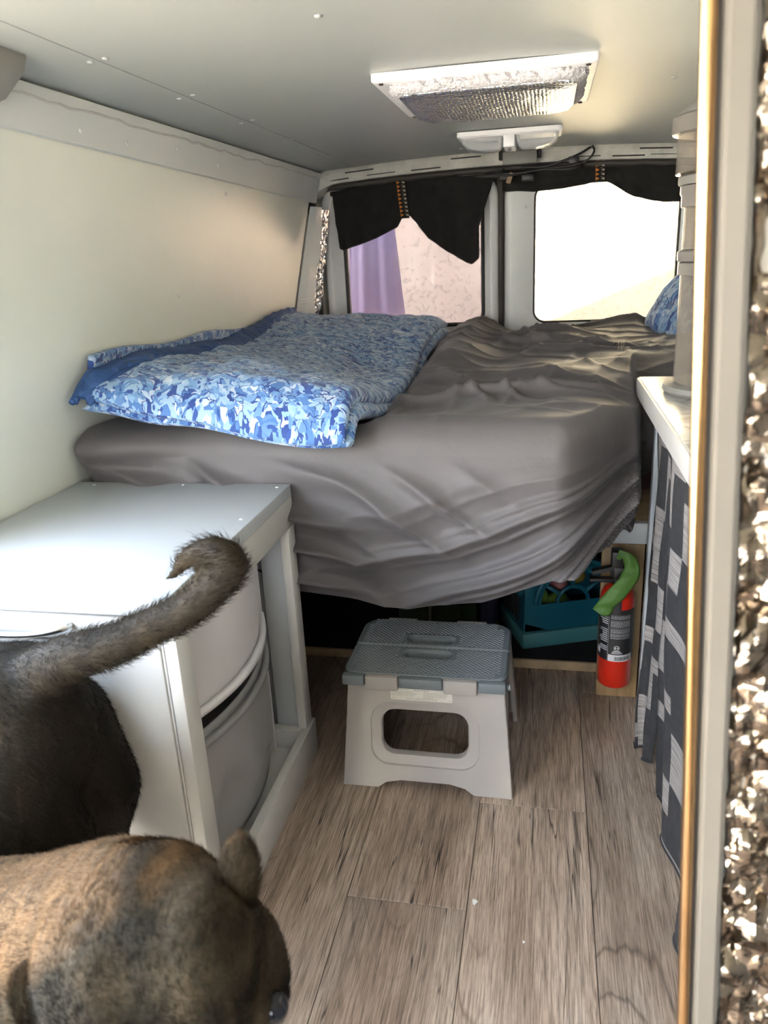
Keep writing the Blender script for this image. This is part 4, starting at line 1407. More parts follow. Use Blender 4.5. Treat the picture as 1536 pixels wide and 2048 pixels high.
# ---- fire extinguisher on the post
ext = thing('fire_extinguisher', 'red fire extinguisher with black label mounted on the pine post', 'fire extinguisher', (0.180, 1.778, 0.078))
EX, EY, EZ, ER = 0.180, 1.778, 0.078, 0.0405
lathe('cylinder', [(.030, .004), (.036, 0), (ER, .006), (ER, .228), (.039, .243), (.032, .258), (.020, .267), (.016, .270)], 'ext_red', ext, (EX, EY, EZ), 48)
def wrap(r):
    def f(u, v):  # u: distance along the skin, 0 faces the camera
        a = -PI / 2 - 0.10 + u / ER
        return Vector((EX + r * math.cos(a), EY + r * math.sin(a), v))
    return f
w1, w2 = wrap(ER + .0006), wrap(ER + .0011)
def skin_patch(name, u0, u1, v0, v1, mat, r=ER + .0006, n_=20, parent=None, label=None):
    w = wrap(r)
    V, F = [], []
    for i in range(n_ + 1):
        u = u0 + (u1 - u0) * i / n_
        V += [w(u, v0), w(u, v1)]
    F = [(2 * i, 2 * i + 2, 2 * i + 3, 2 * i + 1) for i in range(n_)]
    return link(name, mesh_of(name, V, F, True), mat, parent or ext, label=label)
lab = skin_patch('label', -.062, .062, .155, .293, 'ext_label', label='black printed label')
skin_patch('label_strip', -.060, -.016, .281, .2925, 'ext_print', ER + .001, parent=lab)
skin_patch('label_strip', -.0155, .046, .155, .173, 'ext_print', ER + .001, parent=lab)
text_obj('lettering', 'INSTRUCTIONS', .0085, 'ink', lab, lambda u, v: wrap(ER + .0014)(u - .070, v + .2835))
r_ = random.Random(4)
PV, PF = [], []
def dash(u0, u1, v, h, w):
    b = len(PV)
    nn = 4
    for i in range(nn + 1):
        u = u0 + (u1 - u0) * i / nn
        PV.extend([w(u, v), w(u, v + h)])
    PF.extend([(b + 2 * i, b + 2 * i + 2, b + 2 * i + 3, b + 2 * i + 1) for i in range(nn)])
for blk in ((.276, 4), (.262, 7), (.242, 5), (.229, 4), (.219, 2)):
    for k in range(blk[1]):
        v = blk[0] - k * .0022
        u = -.012
        while u < .034:
            L = r_.uniform(.002, .006)
            dash(u, min(u + L, .036), v, .0008, w2)
            u += L + .0012
for v in [.270 - .0055 * k for k in range(4)] + [.238 - .0055 * k for k in range(7)] + [.192 - .005 * k for k in range(3)]:
    dash(-.020 - r_.uniform(.012, .028), -.019, v, .0022, w2)
dash(-.0172, -.0166, .155, .125, w2)
for k in range(5):
    dash(-.014, .036, (.2785, .2645, .2455, .2325, .2225)[k], .0004, w2)
for a in range(16):
    a0 = 2 * PI * a / 16
    u, v = .004 + .0058 * math.cos(a0), .192 + .0058 * math.sin(a0)
    dash(u - .0012, u + .0012, v - .0006, .0012, w2)
dash(.000, .003, .190, .004, w2); dash(.005, .008, .190, .004, w2)
for k in range(3):
    dash(-.004 - k * .002, .012 + k * .003, .183 - k * .0034, .0018, w2)
link('label_print', mesh_of('label_print', PV, PF), 'ext_print', lab, kind='stuff')
PV, PF = [], []
u = .000
while u < .038:
    wd = r_.choice((.0006, .0009, .0014))
    dash(u, u + wd, .158, .0105, wrap(ER + .0014))
    u += wd + r_.choice((.0006, .0010))
link('barcode', mesh_of('barcode', PV, PF), 'ink', lab, kind='stuff')
skin_patch('label_icon', -.056, -.040, .168, .183, 'ext_print', ER + .001, parent=lab)
lathe('neck', [(.016, .268), (.016, .285), (.013, .287), (.013, .302), (0, .302)], 'black', ext, (EX, EY, EZ), 20)
box('valve', (.166, 1.752, .368), (.196, 1.800, .398), 'black', ext, 0.004)
box('valve_cap', (.160, 1.748, .396), (.186, 1.786, .438), 'black', ext, 0.004)
prism('lever', [(.118, .368), (.170, .384), (.205, .400), (.204, .407), (.168, .394), (.116, .380)], 1, 1.768, 1.786, 'black', ext, bev=.002)
prism('lever', [(.112, .352), (.172, .352), (.172, .362), (.112, .360)], 1, 1.766, 1.788, 'black', ext, bev=.002)
box('safety_pin', (.186, 1.760, .405), (.206, 1.772, .415), 'ext_red', ext, 0.002)
skin_patch('bracket_strap', -.008, .010, .286, .352, 'black', ER + .003, label='black mounting strap')
box('wall_bracket', (.165, 1.812, .20), (.195, 1.833, .36), 'black', ext, 0.002)
tape = thing('tape_strip', 'strip of bright green masking tape wrapped over the extinguisher handle', 'tape', (0.17, 1.74, 0.36))
def tape_mesh():
    C = smooth_path([(.172, 1.745, .434), (.196, 1.742, .424), (.206, 1.738, .398), (.196, 1.730, .372), (.172, 1.724, .340), (.150, 1.722, .312), (.138, 1.724, .288)], 8)
    V, F = [], []
    nw = 8
    for i, p in enumerate(C):
        t = (C[min(i + 1, len(C) - 1)] - C[max(i - 1, 0)]).normalized()
        side = Vector((0, -1, 0)).cross(t).normalized()
        f = i / (len(C) - 1)
        hw = .011 + .0095 * min(1, f * 2.2)
        for k in range(nw):
            a = (k / (nw - 1) * 2 - 1)
            V.append(p + side * a * hw + Vector((0, 0.006 * abs(a) + .003 * math.sin(f * 23 + a * 2), 0)))
    for i in range(len(C) - 1):
        for k in range(nw - 1):
            F.append((i * nw + k, i * nw + k + 1, (i + 1) * nw + k + 1, (i + 1) * nw + k))
    return mesh_of('tape_band', V, F, True)
o = link('tape_band', tape_mesh(), 'tape_green', tape)
m_ = o.modifiers.new('thick', 'SOLIDIFY'); m_.thickness = 0.0006

# ================================================================== CABINET
cab = thing('storage_cabinet', 'white painted plywood cabinet with open right side beside the bed', 'cabinet', (-0.78, 1.2, 0))
CX0, CX1, CY0, CY1, CZ = -1.032, -0.530, 0.93, 1.50, 0.673
top = box('top', (CX0, CY0 - .012, CZ - .028), (CX1, CY1, CZ), 'white', cab, 0.0025)
for x, y in ((-.552, 1.475), (-.552, 1.27), (-.552, .955), (-.77, 1.485), (-.98, 1.475)):
    o = link('screw_cap', dome_me, None, top)
    o.location = (x, y, CZ)
    o.scale = (.7, .7, .5)
box('side_rail', (CX1 - .018, CY0 + .02, .583), (CX1, CY1 - .001, CZ - .028), 'cream', cab, 0.0015)
box('corner_post', (CX1 - .020, CY0, .0), (CX1 + .001, CY0 + .045, .600), 'cream', cab, 0.002)
box('corner_post', (CX1 - .020, CY1 - .042, .09), (CX1, CY1, .583), 'cream', cab, 0.002)
box('back_panel', (CX0, CY1 - .012, .0), (CX1 - .021, CY1 - .001, CZ - .029), 'white', cab, 0.001)
box('side_panel', (CX0, CY0 + .02, .0), (CX0 + .012, CY1 - .013, CZ - .029), 'white', cab, 0.001)
box('back_stile', (CX1 - .075, CY1 - .030, .06), (CX1 - .021, CY1 - .012, .60), 'white', cab, 0.002)
box('front_board', (CX0, CY0 - .002, .0), (-.556, CY0 + .016, .592), 'cream', cab, 0.002)
box('front_strip', (-.5545, CY0, .0), (CX1 - .021, CY0 + .016, .592), 'cream', cab, 0.001)
box('front_stile', (-.592, CY0 + .001, .594), (CX1 - .002, CY0 + .018, CZ - .030), 'cream', cab, 0.001)
box('drawer_bay', (CX0 + .013, CY0 + .02, .596), (-.60, CY1 - .02, .600), 'white', cab, 0)
dr = box('drawer_front', (-1.02, CY0 - .010, .600), (-.606, CY0 + .010, .640), 'cream', cab, 0.003)
box('hinge', (-.606, CY0 - .004, .618), (-.594, CY0 + .003, .640), 'slot', cab, 0.001)
hp = smooth_path([(-.690, CY0 - .012, .626), (-.698, CY0 - .028, .626), (-.735, CY0 - .038, .621), (-.785, CY0 - .041, .619), (-.835, CY0 - .038, .621), (-.872, CY0 - .028, .626), (-.880, CY0 - .012, .626)], 6)
tube('handle', hp, .0052, 'steel', dr, 12, label='curved brushed steel handle')
tray = box('bottom_tray', (CX0 + .013, CY0 + .03, .028), (CX1 - .008, CY1 - .013, .044), 'cream', cab, 0.001)
box('tray_lip', (CX1 - .012, CY0 + .046, .0), (CX1 + .008, CY1 + .004, .092), 'cream', cab, 0.002)
box('tray_lip', (CX1 - .090, CY1 - .055, .044), (CX1 - .013, CY1 - .032, .092), 'cream', cab, 0.002)
tower = thing('drawer_tower', 'translucent plastic drawer tower with bowed fronts inside the white cabinet', 'drawers', (-0.76, 1.21, 0.045))
TY0, TY1 = 0.985, 1.425
def bow(y, k=1.0):
    m = (y - (TY0 + TY1) / 2) / ((TY1 - TY0) / 2)
    return -.602 + 0.050 * k * (1 - m * m)
def tower_drawer(z0, z1, lip_z, mat, emb):
    ny, nz2 = 40, 22
    Y = np.linspace(TY0 + .004, TY1 - .004, ny)[:, None]; T = np.linspace(0, 1, nz2)[None, :]
    Zb = z0 + (z1 - z0) * T + 0 * Y
    X = bow(Y) + 0.004 * np.sin(PI * T) + 0 * Y
    if emb:
        hump = np.exp(-((Y - 1.12) / .07) ** 2) * .12 + np.exp(-((Y - 1.28) / .05) ** 2) * .05
        X = X - 0.010 * sstep(0.0, 0.02, (z0 + .05 + hump) - Zb)
    V1, F1 = grid_geo(X, Y + 0 * Zb, Zb)
    V2 = V1.copy(); V2[:, 0] -= 0.003
    nV = len(V1)
    F = [f[::-1] for f in F1] + [tuple(nV + i for i in f) for f in F1]
    idx = np.arange(ny * nz2).reshape(ny, nz2)
    per = list(idx[:, 0]) + list(idx[-1, 1:]) + list(idx[-2::-1, -1]) + list(idx[0, -2:0:-1])
    for a, b in zip(per, per[1:] + per[:1]):
        F.append((int(a), int(b), int(b) + nV, int(a) + nV))
    d = link('drawer', mesh_of('drawer', V1.tolist() + V2.tolist(), F, True), mat, tower)
    P = [(bow(y, 1.12) + .010, y, lip_z) for y in np.linspace(TY0, TY1, 30)]
    V, F = [], []
    for i, p in enumerate(P):
        V += [(p[0] - .012, p[1], p[2] + .007), (p[0], p[1], p[2] + .007), (p[0] + .001, p[1], p[2] - .005), (p[0] - .004, p[1], p[2] - .006), (p[0] - .012, p[1], p[2])]
    for i in range(len(P) - 1):
        for k in range(5):
            F.append((i * 5 + k, i * 5 + (k + 1) % 5, (i + 1) * 5 + (k + 1) % 5, (i + 1) * 5 + k))
    link('drawer_lip', mesh_of('drawer_lip', V, F, True), 'white_plastic' if not emb else mat, d)
    # bin behind the front
    boxes('drawer_bin', [((-.985, TY0 + .012, z0 + .005), (-.615, TY0 + .015, z1 - .03)), ((-.985, TY1 - .015, z0 + .005), (-.615, TY1 - .012, z1 - .03)), ((-.985, TY0 + .012, z0 + .002), (-.615, TY1 - .012, z0 + .006))], 'drawer_plastic', d)
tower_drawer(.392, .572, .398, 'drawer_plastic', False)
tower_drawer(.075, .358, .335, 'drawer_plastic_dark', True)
boxes('tower_frame', [((-1.0, TY0 - .014, .045), (-.600, TY0 - .002, .58)), ((-1.0, TY1 + .002, .045), (-.600, TY1 + .014, .58)), ((-1.0, TY0 - .002, .574), (-.600, TY1 + .002, .582)), ((-1.0, TY0 - .002, .365), (-.62, TY1 + .002, .372)), ((-1.0, TY0 - .002, .045), (-.61, TY1 + .002, .052))], 'drawer_plastic', tower)
link('gap_panel', mesh_of('gap_panel', [(-.618, TY0, .366), (-.618, TY1, .366), (-.618, TY1, .394), (-.618, TY0, .394), (-.622, TY0, .366), (-.622, TY1, .366), (-.622, TY1, .394), (-.622, TY0, .394)], [(0, 1, 2, 3), (7, 6, 5, 4), (0, 4, 5, 1), (1, 5, 6, 2), (2, 6, 7, 3), (3, 7, 4, 0)]), 'drawer_plastic_dark', tower)

# ================================================================== STEP STOOL
stool = thing('step_stool', 'grey plastic folding step stool with slate textured top on the floor', 'stool', (-0.243, 1.55, 0))
# front and back leg panels
def leg_panel(yb, yt, sign):
    """trapezoid panel with rounded hole; yb at the floor, yt at the top"""
    zT = 0.252
    xl0, xr0, xl1, xr1 = -0.430, -0.055, -0.412, -0.074
    def XY(x, z, off):
        f = z / zT
        return (x, yb + (yt - yb) * f + off * sign, z)
    hole = rrect(-0.340, -0.150, 0.080, 0.186, [.03, .034, .034, .03], 7)
    holeb = rrect(-0.364, -0.126, 0.058, 0.206, [.04, .048, .048, .04], 7)
    cx, cz = -0.245, 0.13
    outl = [(xl0, 0), (-.352, 0), (-.333, .014), (-.30, .022), (-.19, .022), (-.155, .014), (-.137, 0), (xr0, 0), (xr1, zT), (xl1, zT)]
    n_out = len(holeb)
    per = [math.hypot(q[0] - p[0], q[1] - p[1]) for p, q in zip(outl, outl[1:] + outl[:1])]
    cnt = [1] * len(outl)
    while sum(cnt) < n_out:
        k = max(range(len(outl)), key=lambda i: per[i] / cnt[i])
        cnt[k] += 1
    out = []
    for (p, q), c_ in zip(zip(outl, outl[1:] + outl[:1]), cnt):
        out += [[p[0] + (q[0] - p[0]) * i / c_, p[1] + (q[1] - p[1]) * i / c_] for i in range(c_)]
    sh = min(range(n_out), key=lambda r: sum((out[(i + r) % n_out][0] - holeb[i][0]) ** 2 + (out[(i + r) % n_out][1] - holeb[i][1]) ** 2 for i in range(n_out)))
    out = [out[(i + sh) % n_out] for i in range(n_out)]
    th = 0.012
    V, F = loops_geo([[XY(x, z, th) for x, z in out], [XY(x, z, 0.002) for x, z in out],
                      [XY(cx + (x - cx) * .99, max(cz + (z - cz) * .99, z if z < .03 else 0), 0) for x, z in out],
                      [XY(x, z, 0) for x, z in holeb], [XY(cx + (x - cx) * .985, cz + (z - cz) * .985, .004) for x, z in holeb], [XY(x * .5 + cx * .5 + (x - cx) * .53, z, .007) for x, z in hole], [XY(x, z, .010) for x, z in hole], [XY(x, z, .024) for x, z in hole], [XY(x, z, .024) for x, z in holeb], [XY(x, z, th) for x, z in holeb]], True)
    me = mesh_of('leg_panel', V, F, True); me.set_sharp_from_angle(angle=math.radians(32))
    return link('leg_panel', me, 'stool_body', stool)
fp = leg_panel(1.390, 1.424, 1)
leg_panel(1.735, 1.690, -1)
# side flanges of the front and back panels
def flange(x0, x1, yb, yt, depth, zT=.252):
    s_ = 1 if depth > 0 else -1
    bm = bmesh.new()
    w = .010 if x0 > -.2 else -.010
    pts = [(x0, yb, 0), (x0, yb + depth, 0), (x1, yt + depth * .8, zT), (x1, yt, zT)]
    a = [bm.verts.new(p) for p in pts]; b = [bm.verts.new((p[0] - w, p[1], p[2])) for p in pts]
    bm.faces.new(a); bm.faces.new(b[::-1])
    for k in range(4):
        bm.faces.new((a[k], b[k], b[(k + 1) % 4], a[(k + 1) % 4]))
    return link('flange', bm_mesh('flange', bm), 'stool_body', stool)
for x0, x1 in ((-.055, -.074), (-.430, -.412)):
    flange(x0, x1, 1.391, 1.425, .040)
    flange(x0, x1, 1.734, 1.689, -.050)
# folding side braces (curved plates)
for x, sg in ((-.082, 1), (-.403, -1)):
    pts = [(1.47, .20), (1.55, .215), (1.66, .20), (1.69, .10), (1.70, .02), (1.672, .005), (1.66, .06), (1.63, .13), (1.585, .160), (1.54, .145), (1.50, .09), (1.475, .02), (1.452, .02), (1.46, .12)]
    prism('side_brace', pts, 0, x - .006, x + .006, 'stool_body', stool, bev=.002)
# top: two hinged halves
TX0, TX1, ZT = -0.424, -0.069, 0.270
def top_half(y0, y1, front):
    n_ = 7
    out = rrect(TX0, TX1, y0, y1, [.034, .006, .006, .034] if front else [.006, .040, .040, .006], n_)
    tap = lambda x, y: (x, y)
    hy = 1.520 if front else 1.590
    hole = rrect(-0.302, -0.200, hy - .013, hy + .013, .0128, n_)
    hole2 = rrect(-0.309, -0.193, hy - .020, hy + .020, .0195, n_)
    cx, cy = -.2465, (y0 + y1) / 2
    ins_ = [(x + (cx - x) / abs(cx - x + 1e-9) * .004, y + (cy - y) / abs(cy - y + 1e-9) * .004) for x, y in out]
    L = [[(x, y, ZT - .026) for x, y in out], [(x, y, ZT - .004) for x, y in out], [(x, y, ZT) for x, y in ins_], [(x, y, ZT) for x, y in hole2], [(x, y, ZT - .005) for x, y in hole], [(x, y, ZT - .020) for x, y in hole]]
    V, F = loops_geo(L)
    me = mesh_of('top_half', V, F, True); me.set_sharp_from_angle(angle=math.radians(32))
    o = link('top_half', me, 'stool_top', stool)
    # raised dashes
    DV, DF = [], []
    row = 0
    y = y0 + .008
    while y < y1 - .006:
        x = TX0 + .014 + (0.0055 if row % 2 else 0)
        while x < TX1 - .018:
            inside = (-.318 < x + .003 < -.186 and abs(y - hy) < .024) or (front and y < y0 + .024 and (x < TX0 + .02 or x > TX1 - .03)) or (not front and y > y1 - .03 and (x < TX0 + .025 or x > TX1 - .034))
            if not inside:
                b = len(DV)
                l_, h_, q = .0062, .0022, .0009
                DV += [(x, y, ZT - .0001), (x + l_, y, ZT - .0001), (x + l_, y + h_, ZT - .0001), (x, y + h_, ZT - .0001), (x + q, y + .0005, ZT + .0011), (x + l_ - q, y + .0005, ZT + .0011), (x + l_ - q, y + h_ - .0005, ZT + .0011), (x + q, y + h_ - .0005, ZT + .0011)]
                DF += [(b + 4, b + 5, b + 6, b + 7), (b, b + 1, b + 5, b + 4), (b + 1, b + 2, b + 6, b + 5), (b + 2, b + 3, b + 7, b + 6), (b + 3, b, b + 4, b + 7)]
            x += .0110
        y += .0052
        row += 1
    link('tread_dashes', mesh_of('tread_dashes', DV, DF), 'stool_pad', o, kind='stuff')
    return o
th_ = top_half(1.424, 1.5535, True)
top_half(1.5555, 1.686, False)
# front lip with hinge tabs of the leg panel showing through
def lip(x0, x1):
    return box('top_lip', (x0, 1.412, .243), (x1, 1.430, .268), 'stool_top', stool, .004)
lip(TX0 + .001, -.374); lip(-.298, -.204); lip(-.128, TX1 - .001)
for x0, x1 in ((-.372, -.300), (-.202, -.130)):
    box('hinge_tab', (x0, 1.411, .236), (x1, 1.428, .2695), 'stool_body', stool, .004)
    box('hinge_tab', (x0, 1.682, .244), (x1, 1.694, .270), 'stool_body', stool, .003)
o = lathe('hinge_pin', [(.0, -.004), (.0045, -.004), (.0060, 0), (.0080, .003), (.0080, .005)], 'stool_top', stool, (0, 0, 0), 16)
o.matrix_parent_inverse = stool.matrix_basis.inverted()
o.location = (-.0665, 1.428, .254); o.rotation_euler = (0, PI / 2, 0)
# warning label
lt = math.atan2(1.424 - 1.390, .252)
def lab_map(dy):
    def f(u, v):
        z = v
        return Vector((u, 1.390 + .034 * (z / .252) - dy, z))
    return f
lm = lab_map(.0006)
pts = rrect(-.3175, -.1835, .2125, .2385, .003, 4)
V = [lm(x, z) for x, z in pts]
lb = link('warning_label', mesh_of('warning_label', V, [tuple(range(len(V)))]), 'paper', stool, label='cream printed warning label')
lm2 = lab_map(.0010)
def ltext(s, size, x, z, al='LEFT'):
    text_obj('lettering', s, size, 'ink', lb, lambda u, v: lm2(u + x, v + z), al)
ltext('WARNING / ATTENTION', .0031, -.2505, .2348, 'CENTER')
en = ['(EN) Place the stool on a level, flat surface. It is', 'not to be used as a step if the ground is slippery. Use', 'indoors for small step, remove the step before use.', 'Place one foot in the center of the top surface.']
fr_ = ['(FR) Placer sur une surface plane. Ne c\'est pas un', 'jouet. Verifier de ne pas se pincer les doigts et les', 'mains avant de replier. Verifier la stabilite avant', 'chaque utilisation. Placer les pieds au centre de', 'la surface superieure.']
for i, s in enumerate(en):
    ltext(s, .0026, -.3155, .2310 - .0030 * i)
for i, s in enumerate(fr_):
    ltext(s, .0026, -.2460, .2310 - .0030 * i)
ltext('MAXIMUM LOAD. DO NOT OVERLOAD OR STAND ON EDGE OF STOOL / NE PAS', .0019, -.2505, .2172, 'CENTER')
ltext('DEPASSER LA CHARGE MAXIMALE NI SE TENIR SUR LE BORD DU TABOURET', .0019, -.2505, .2150, 'CENTER')
for x0, x1, z in ((-.3155, -.278, .2362), (-.223, -.1855, .2362), (-.3155, -.307, .2166), (-.194, -.1855, .2166)):
    V = [lm2(x0, z), lm2(x1, z), lm2(x1, z + .0004), lm2(x0, z + .0004)]
    link('rule_line', mesh_of('rule_line', V, [(0, 1, 2, 3)]), 'ink', lb)
# embossed square mark
V = []
L_ = [[lm(x, z) for x, z in rrect(-.256 - i_, -.236 + i_, .033 - i_, .053 + i_, .003, 3)] for i_ in (0, .0008)]
V, F = loops_geo(L_)
link('embossed_mark', mesh_of('embossed_mark', V, F), 'stool_body', stool)
text_obj('lettering', '4', .010, 'stool_body', stool, lambda u, v: lm(u - .2485, v + .040))

# ================================================================== COUNTER SIDE
ctr = thing('kitchen_counter', 'white marble-look counter along the right wall', 'counter', (0.43, 1.25, 0))
box('countertop', (0.214, 0.62, .772), (0.655, 1.945, .816), 'laminate_edge', ctr, 0.004)
box('marble_surface', (0.219, 0.625, .8155), (0.650, 1.940, .818), 'marble', ctr, 0.001)
box('end_panel', (0.246, 1.80, .0), (0.266, 1.828, .772), 'panel_blue', ctr, 0.002)
box('end_board', (0.266, 1.805, .0), (0.655, 1.825, .772), 'white', ctr, 0.002)
tube('curtain_rail', [(0.248, .64, .755), (0.248, 1.79, .755)], .005, 'grey_plastic', ctr, 8)

TILE = ["##..####..##",
        "##..####..##",
        "....####....",
        "########..##",
        "####......##",
        "####..######",
        "......######",
        "##..########",
        "##..####....",
        "##......##..",
        "######..##..",
        "..####..####",
        "..####..####"]
TH, TW = len(TILE), len(TILE[0])
def counter_curtain(label, y0, y1, ztop, zbot, xt, flare, seed, nf, amp, side_fn, curl=0.0):
    root = thing('counter_curtain', label, 'curtain', (xt, (y0 + y1) / 2, ztop), 0, 'patterned counter curtains')
    nu = int((y1 - y0) / .0072); nv = int((ztop - zbot) / .0085)
    s = np.linspace(0, 1, nu)[:, None]; t = np.linspace(0, 1, nv)[None, :]
    Y = y0 + (y1 - y0) * s + 0 * t
    Z = ztop + (zbot - ztop) * t + 0 * s
    ph = s * nf * 2 * PI + 0.9 * np.sin(s * 7 + seed)
    fold = (amp * (0.45 + 0.75 * t)) * np.sin(ph + 0.8 * np.sin(t * 3 + seed)) + 0.006 * fbm(Y * 9, Z * 5, seed, 2)
    X = xt - flare * t ** 1.3 - fold + curl * t ** 1.2 * (1 - s)
    dY, = (side_fn(s, t),)
    Y = Y + dY + 0.012 * t * np.cos(ph)
    V, F = grid_geo(X, Y, Z)
    arcu = s * (y1 - y0) * 1.35 + 0 * t
    uv = np.stack([arcu, (1 - t) * (ztop - zbot) + 0 * s], -1).reshape(-1, 2)
    cu = ((arcu + seed * .37) / 0.046).astype(int)[:-1, :-1] % TW
    cv = ((t * (ztop - zbot) + 0 * s + seed * .13) / 0.034).astype(int)[:-1, :-1] % TH
    T = np.array([[0 if c == '#' else 1 for c in r] for r in TILE])
    mi = T[cv, cu].astype(np.int32).reshape(-1)
    me = mesh_of('fabric', V, F, True, uv, mi)
    o = link('fabric', me, ['curtain_black', 'heather'], root)
    m_ = o.modifiers.new('thick', 'SOLIDIFY'); m_.thickness = 0.002
    tube('hem', [tuple(V.reshape(nu, nv, 3)[i, -1]) for i in range(0, nu, 2)], .003, 'curtain_black', root, 6)
    return root
counter_curtain('charcoal curtain with grey blocks hanging from the bed end of the counter', 1.49, 1.775, .765, .010, .246, .030, 2.0, 1.6, .008,
                lambda s, t: (-0.15 * t ** 1.2) * s + 0.05 * t ** 1.2 * (1 - s), .040)
counter_curtain('charcoal curtain with grey blocks hanging under the near part of the counter', .66, 1.53, .765, .012, .236, -.012, 5.0, 4.0, .011,
                lambda s, t: (-0.10 * t ** 1.5) * s)

# ---- clear canisters stacked on the counter
BX_, BY_ = 0.372, 1.735
def canister(name, label, z, parts):
    r = thing(name, label, 'canister', (BX_, BY_, z), 0, 'clear plastic canisters')
    for nm, prof, mat in parts:
        lathe(nm, [(a, b) for a, b in prof], mat, r, (BX_, BY_, z), 56)
    return r
def hollow(ro, z0, z1, th=.003):
    return [(0.0, z0), (ro, z0), (ro, z1), (ro - th, z1), (ro - th, z0 + th), (0.0, z0 + th)]
z1 = .8185
canister('clear_canister', 'tall clear plastic canister with grey foot ring standing on the counter', z1, [
    ('foot_ring', [(.100, 0), (.122, 0), (.127, .006), (.125, .016), (.112, .022), (.100, .022)], 'grey_plastic'),
    ('body', hollow(.106, .004, .245), 'clear'),
    ('rim', [(.106, .238), (.112, .240), (.112, .262), (.109, .264), (.106, .262)], 'clear_rim'),
    ('lid', [(.0, .266), (.113, .266), (.1145, .268), (.1145, .284), (.108, .288), (.0, .288)], 'clear_rim')])
z2 = z1 + .289
canister('clear_canister', 'middle clear plastic canister of the stack on the counter', z2, [
    ('body', hollow(.107, .0, .085), 'clear'),
    ('rim', [(.107, .078), (.114, .080), (.114, .100), (.117, .104), (.117, .118), (.107, .120)], 'clear_rim'),
    ('lid', [(.0, .120), (.120, .120), (.122, .123), (.122, .135), (.118, .138), (.0, .139)], 'grey_plastic')])
z3 = z2 + .140
canister('clear_canister', 'wide clear tub with grey domed lid topping the canister stack', z3, [
    ('body', hollow(.128, .0, .080), 'clear'),
    ('rim', [(.128, .070), (.138, .072), (.140, .076), (.140, .100), (.136, .104), (.128, .104)], 'clear_rim'),
    ('lid', [(.0, .105), (.126, .105), (.125, .113), (.112, .126), (.085, .137), (.05, .142), (.0, .144)], 'grey_plastic')])

# ================================================================== NEAR DOOR PILLAR
pl = thing('door_pillar', 'white door pillar with brass coloured edge trim and crinkled foil insulation, close at right', 'pillar', (0.13, 0.5, 0))
SL = -0.0525
def px_(z):
    return 0.1425 + SL * z
def pbox(name, o0, o1, y0, y1, mat, label=None, bev=0.0):
    V = []
    for z in (-0.05, 1.46):
        V += [(px_(z) + o0, y0, z), (px_(z) + o1, y0, z), (px_(z) + o1, y1, z), (px_(z) + o0, y1, z)]
    F = [(3, 2, 1, 0), (4, 5, 6, 7)] + [(k, (k + 1) % 4, 4 + (k + 1) % 4, 4 + k) for k in range(4)]
    bm = bmesh.new()
    vs = [bm.verts.new(v) for v in V]
    for f in F:
        bm.faces.new([vs[i] for i in f])
    if bev:
        bmesh.ops.bevel(bm, geom=bm.edges[:], offset=bev, segments=3, affect='EDGES')
    return link(name, bm_mesh(name, bm, True, 40), mat, pl, label=label)
V, F = tube_geo([(px_(z) + .0045, .500, z) for z in np.linspace(-.04, 1.45, 30)], .0045, 14)
link('edge_trim', mesh_of('edge_trim', V, F, True), 'brass', pl, label='shiny brass coloured edge trim')
pbox('groove', .006, .013, .503, .520, 'brown_rubber')
pbox('panel_edge', .012, .0295, .496, .530, 'pillar_paint', None, .003)
pbox('backing', .0295, .30, .512, .530, 'beige')
def pfoil():
    nu, nv = 60, 330
    s = np.linspace(0, 1, nu)[:, None]; z = np.linspace(-.04, 1.45, nv)[None, :]
    X = px_(z) + .0325 + .22 * s
    Y = 0.506 + 0.007 * fbm(X * 40 + 0 * z, z * 26 + 0 * s, 3.0, 3) + 0.004 * vn(X * 110 + 0 * z, z * 80 + 0 * s, 6.0) + 0 * s
    Z = z + 0 * s
    V, F = grid_geo(X, Y, Z)
    uv = np.stack([X, Z], -1).reshape(-1, 2)
    return mesh_of('foil_sheet', V, F, False, uv)
o = link('foil_sheet', pfoil(), 'crinkle_foil', pl, label='crinkled silver foil')
m_ = o.modifiers.new('thick', 'SOLIDIFY'); m_.thickness = 0.002; m_.offset = 1

# ================================================================== DOGS
def blob(parts, name, voxel, mat, root, smooth_it=10):
    """parts: tapered capsules (p0, r0, p1, r1) or ellipsoids ('e', centre, axes matrix columns)"""
    bm = bmesh.new()
    for p in parts:
        if p[0] == 'e':
            M = Matrix.Translation(p[1]) @ p[2].to_4x4()
            bmesh.ops.create_icosphere(bm, subdivisions=3, radius=1.0, matrix=M)
            continue
        a, ra, b, rb = Vector(p[0]), p[1], Vector(p[2]), p[3]
        n_ = max(2, int((b - a).length / (min(ra, rb) * 0.30)))
        n_ = min(n_, 26)
        for i in range(n_ + 1):
            f = i / n_
            bmesh.ops.create_icosphere(bm, subdivisions=2, radius=ra + (rb - ra) * f, matrix=Matrix.Translation(a.lerp(b, f)))
    me = bpy.data.meshes.new('tmp')
    bm.to_mesh(me); bm.free()
    t = bpy.data.objects.new('tmp', me)
    COL.objects.link(t)
    rm = t.modifiers.new('r', 'REMESH'); rm.mode = 'VOXEL'; rm.voxel_size = voxel
    sm_ = t.modifiers.new('s', 'SMOOTH'); sm_.iterations = smooth_it; sm_.factor = 0.6
    dg = bpy.context.evaluated_depsgraph_get()
    out = bpy.data.meshes.new_from_object(t.evaluated_get(dg))
    bpy.data.objects.remove(t); bpy.data.meshes.remove(me)
    out.polygons.foreach_set('use_smooth', [True] * len(out.polygons))
    out.materials.clear()
    return link(name, out, mat, root)

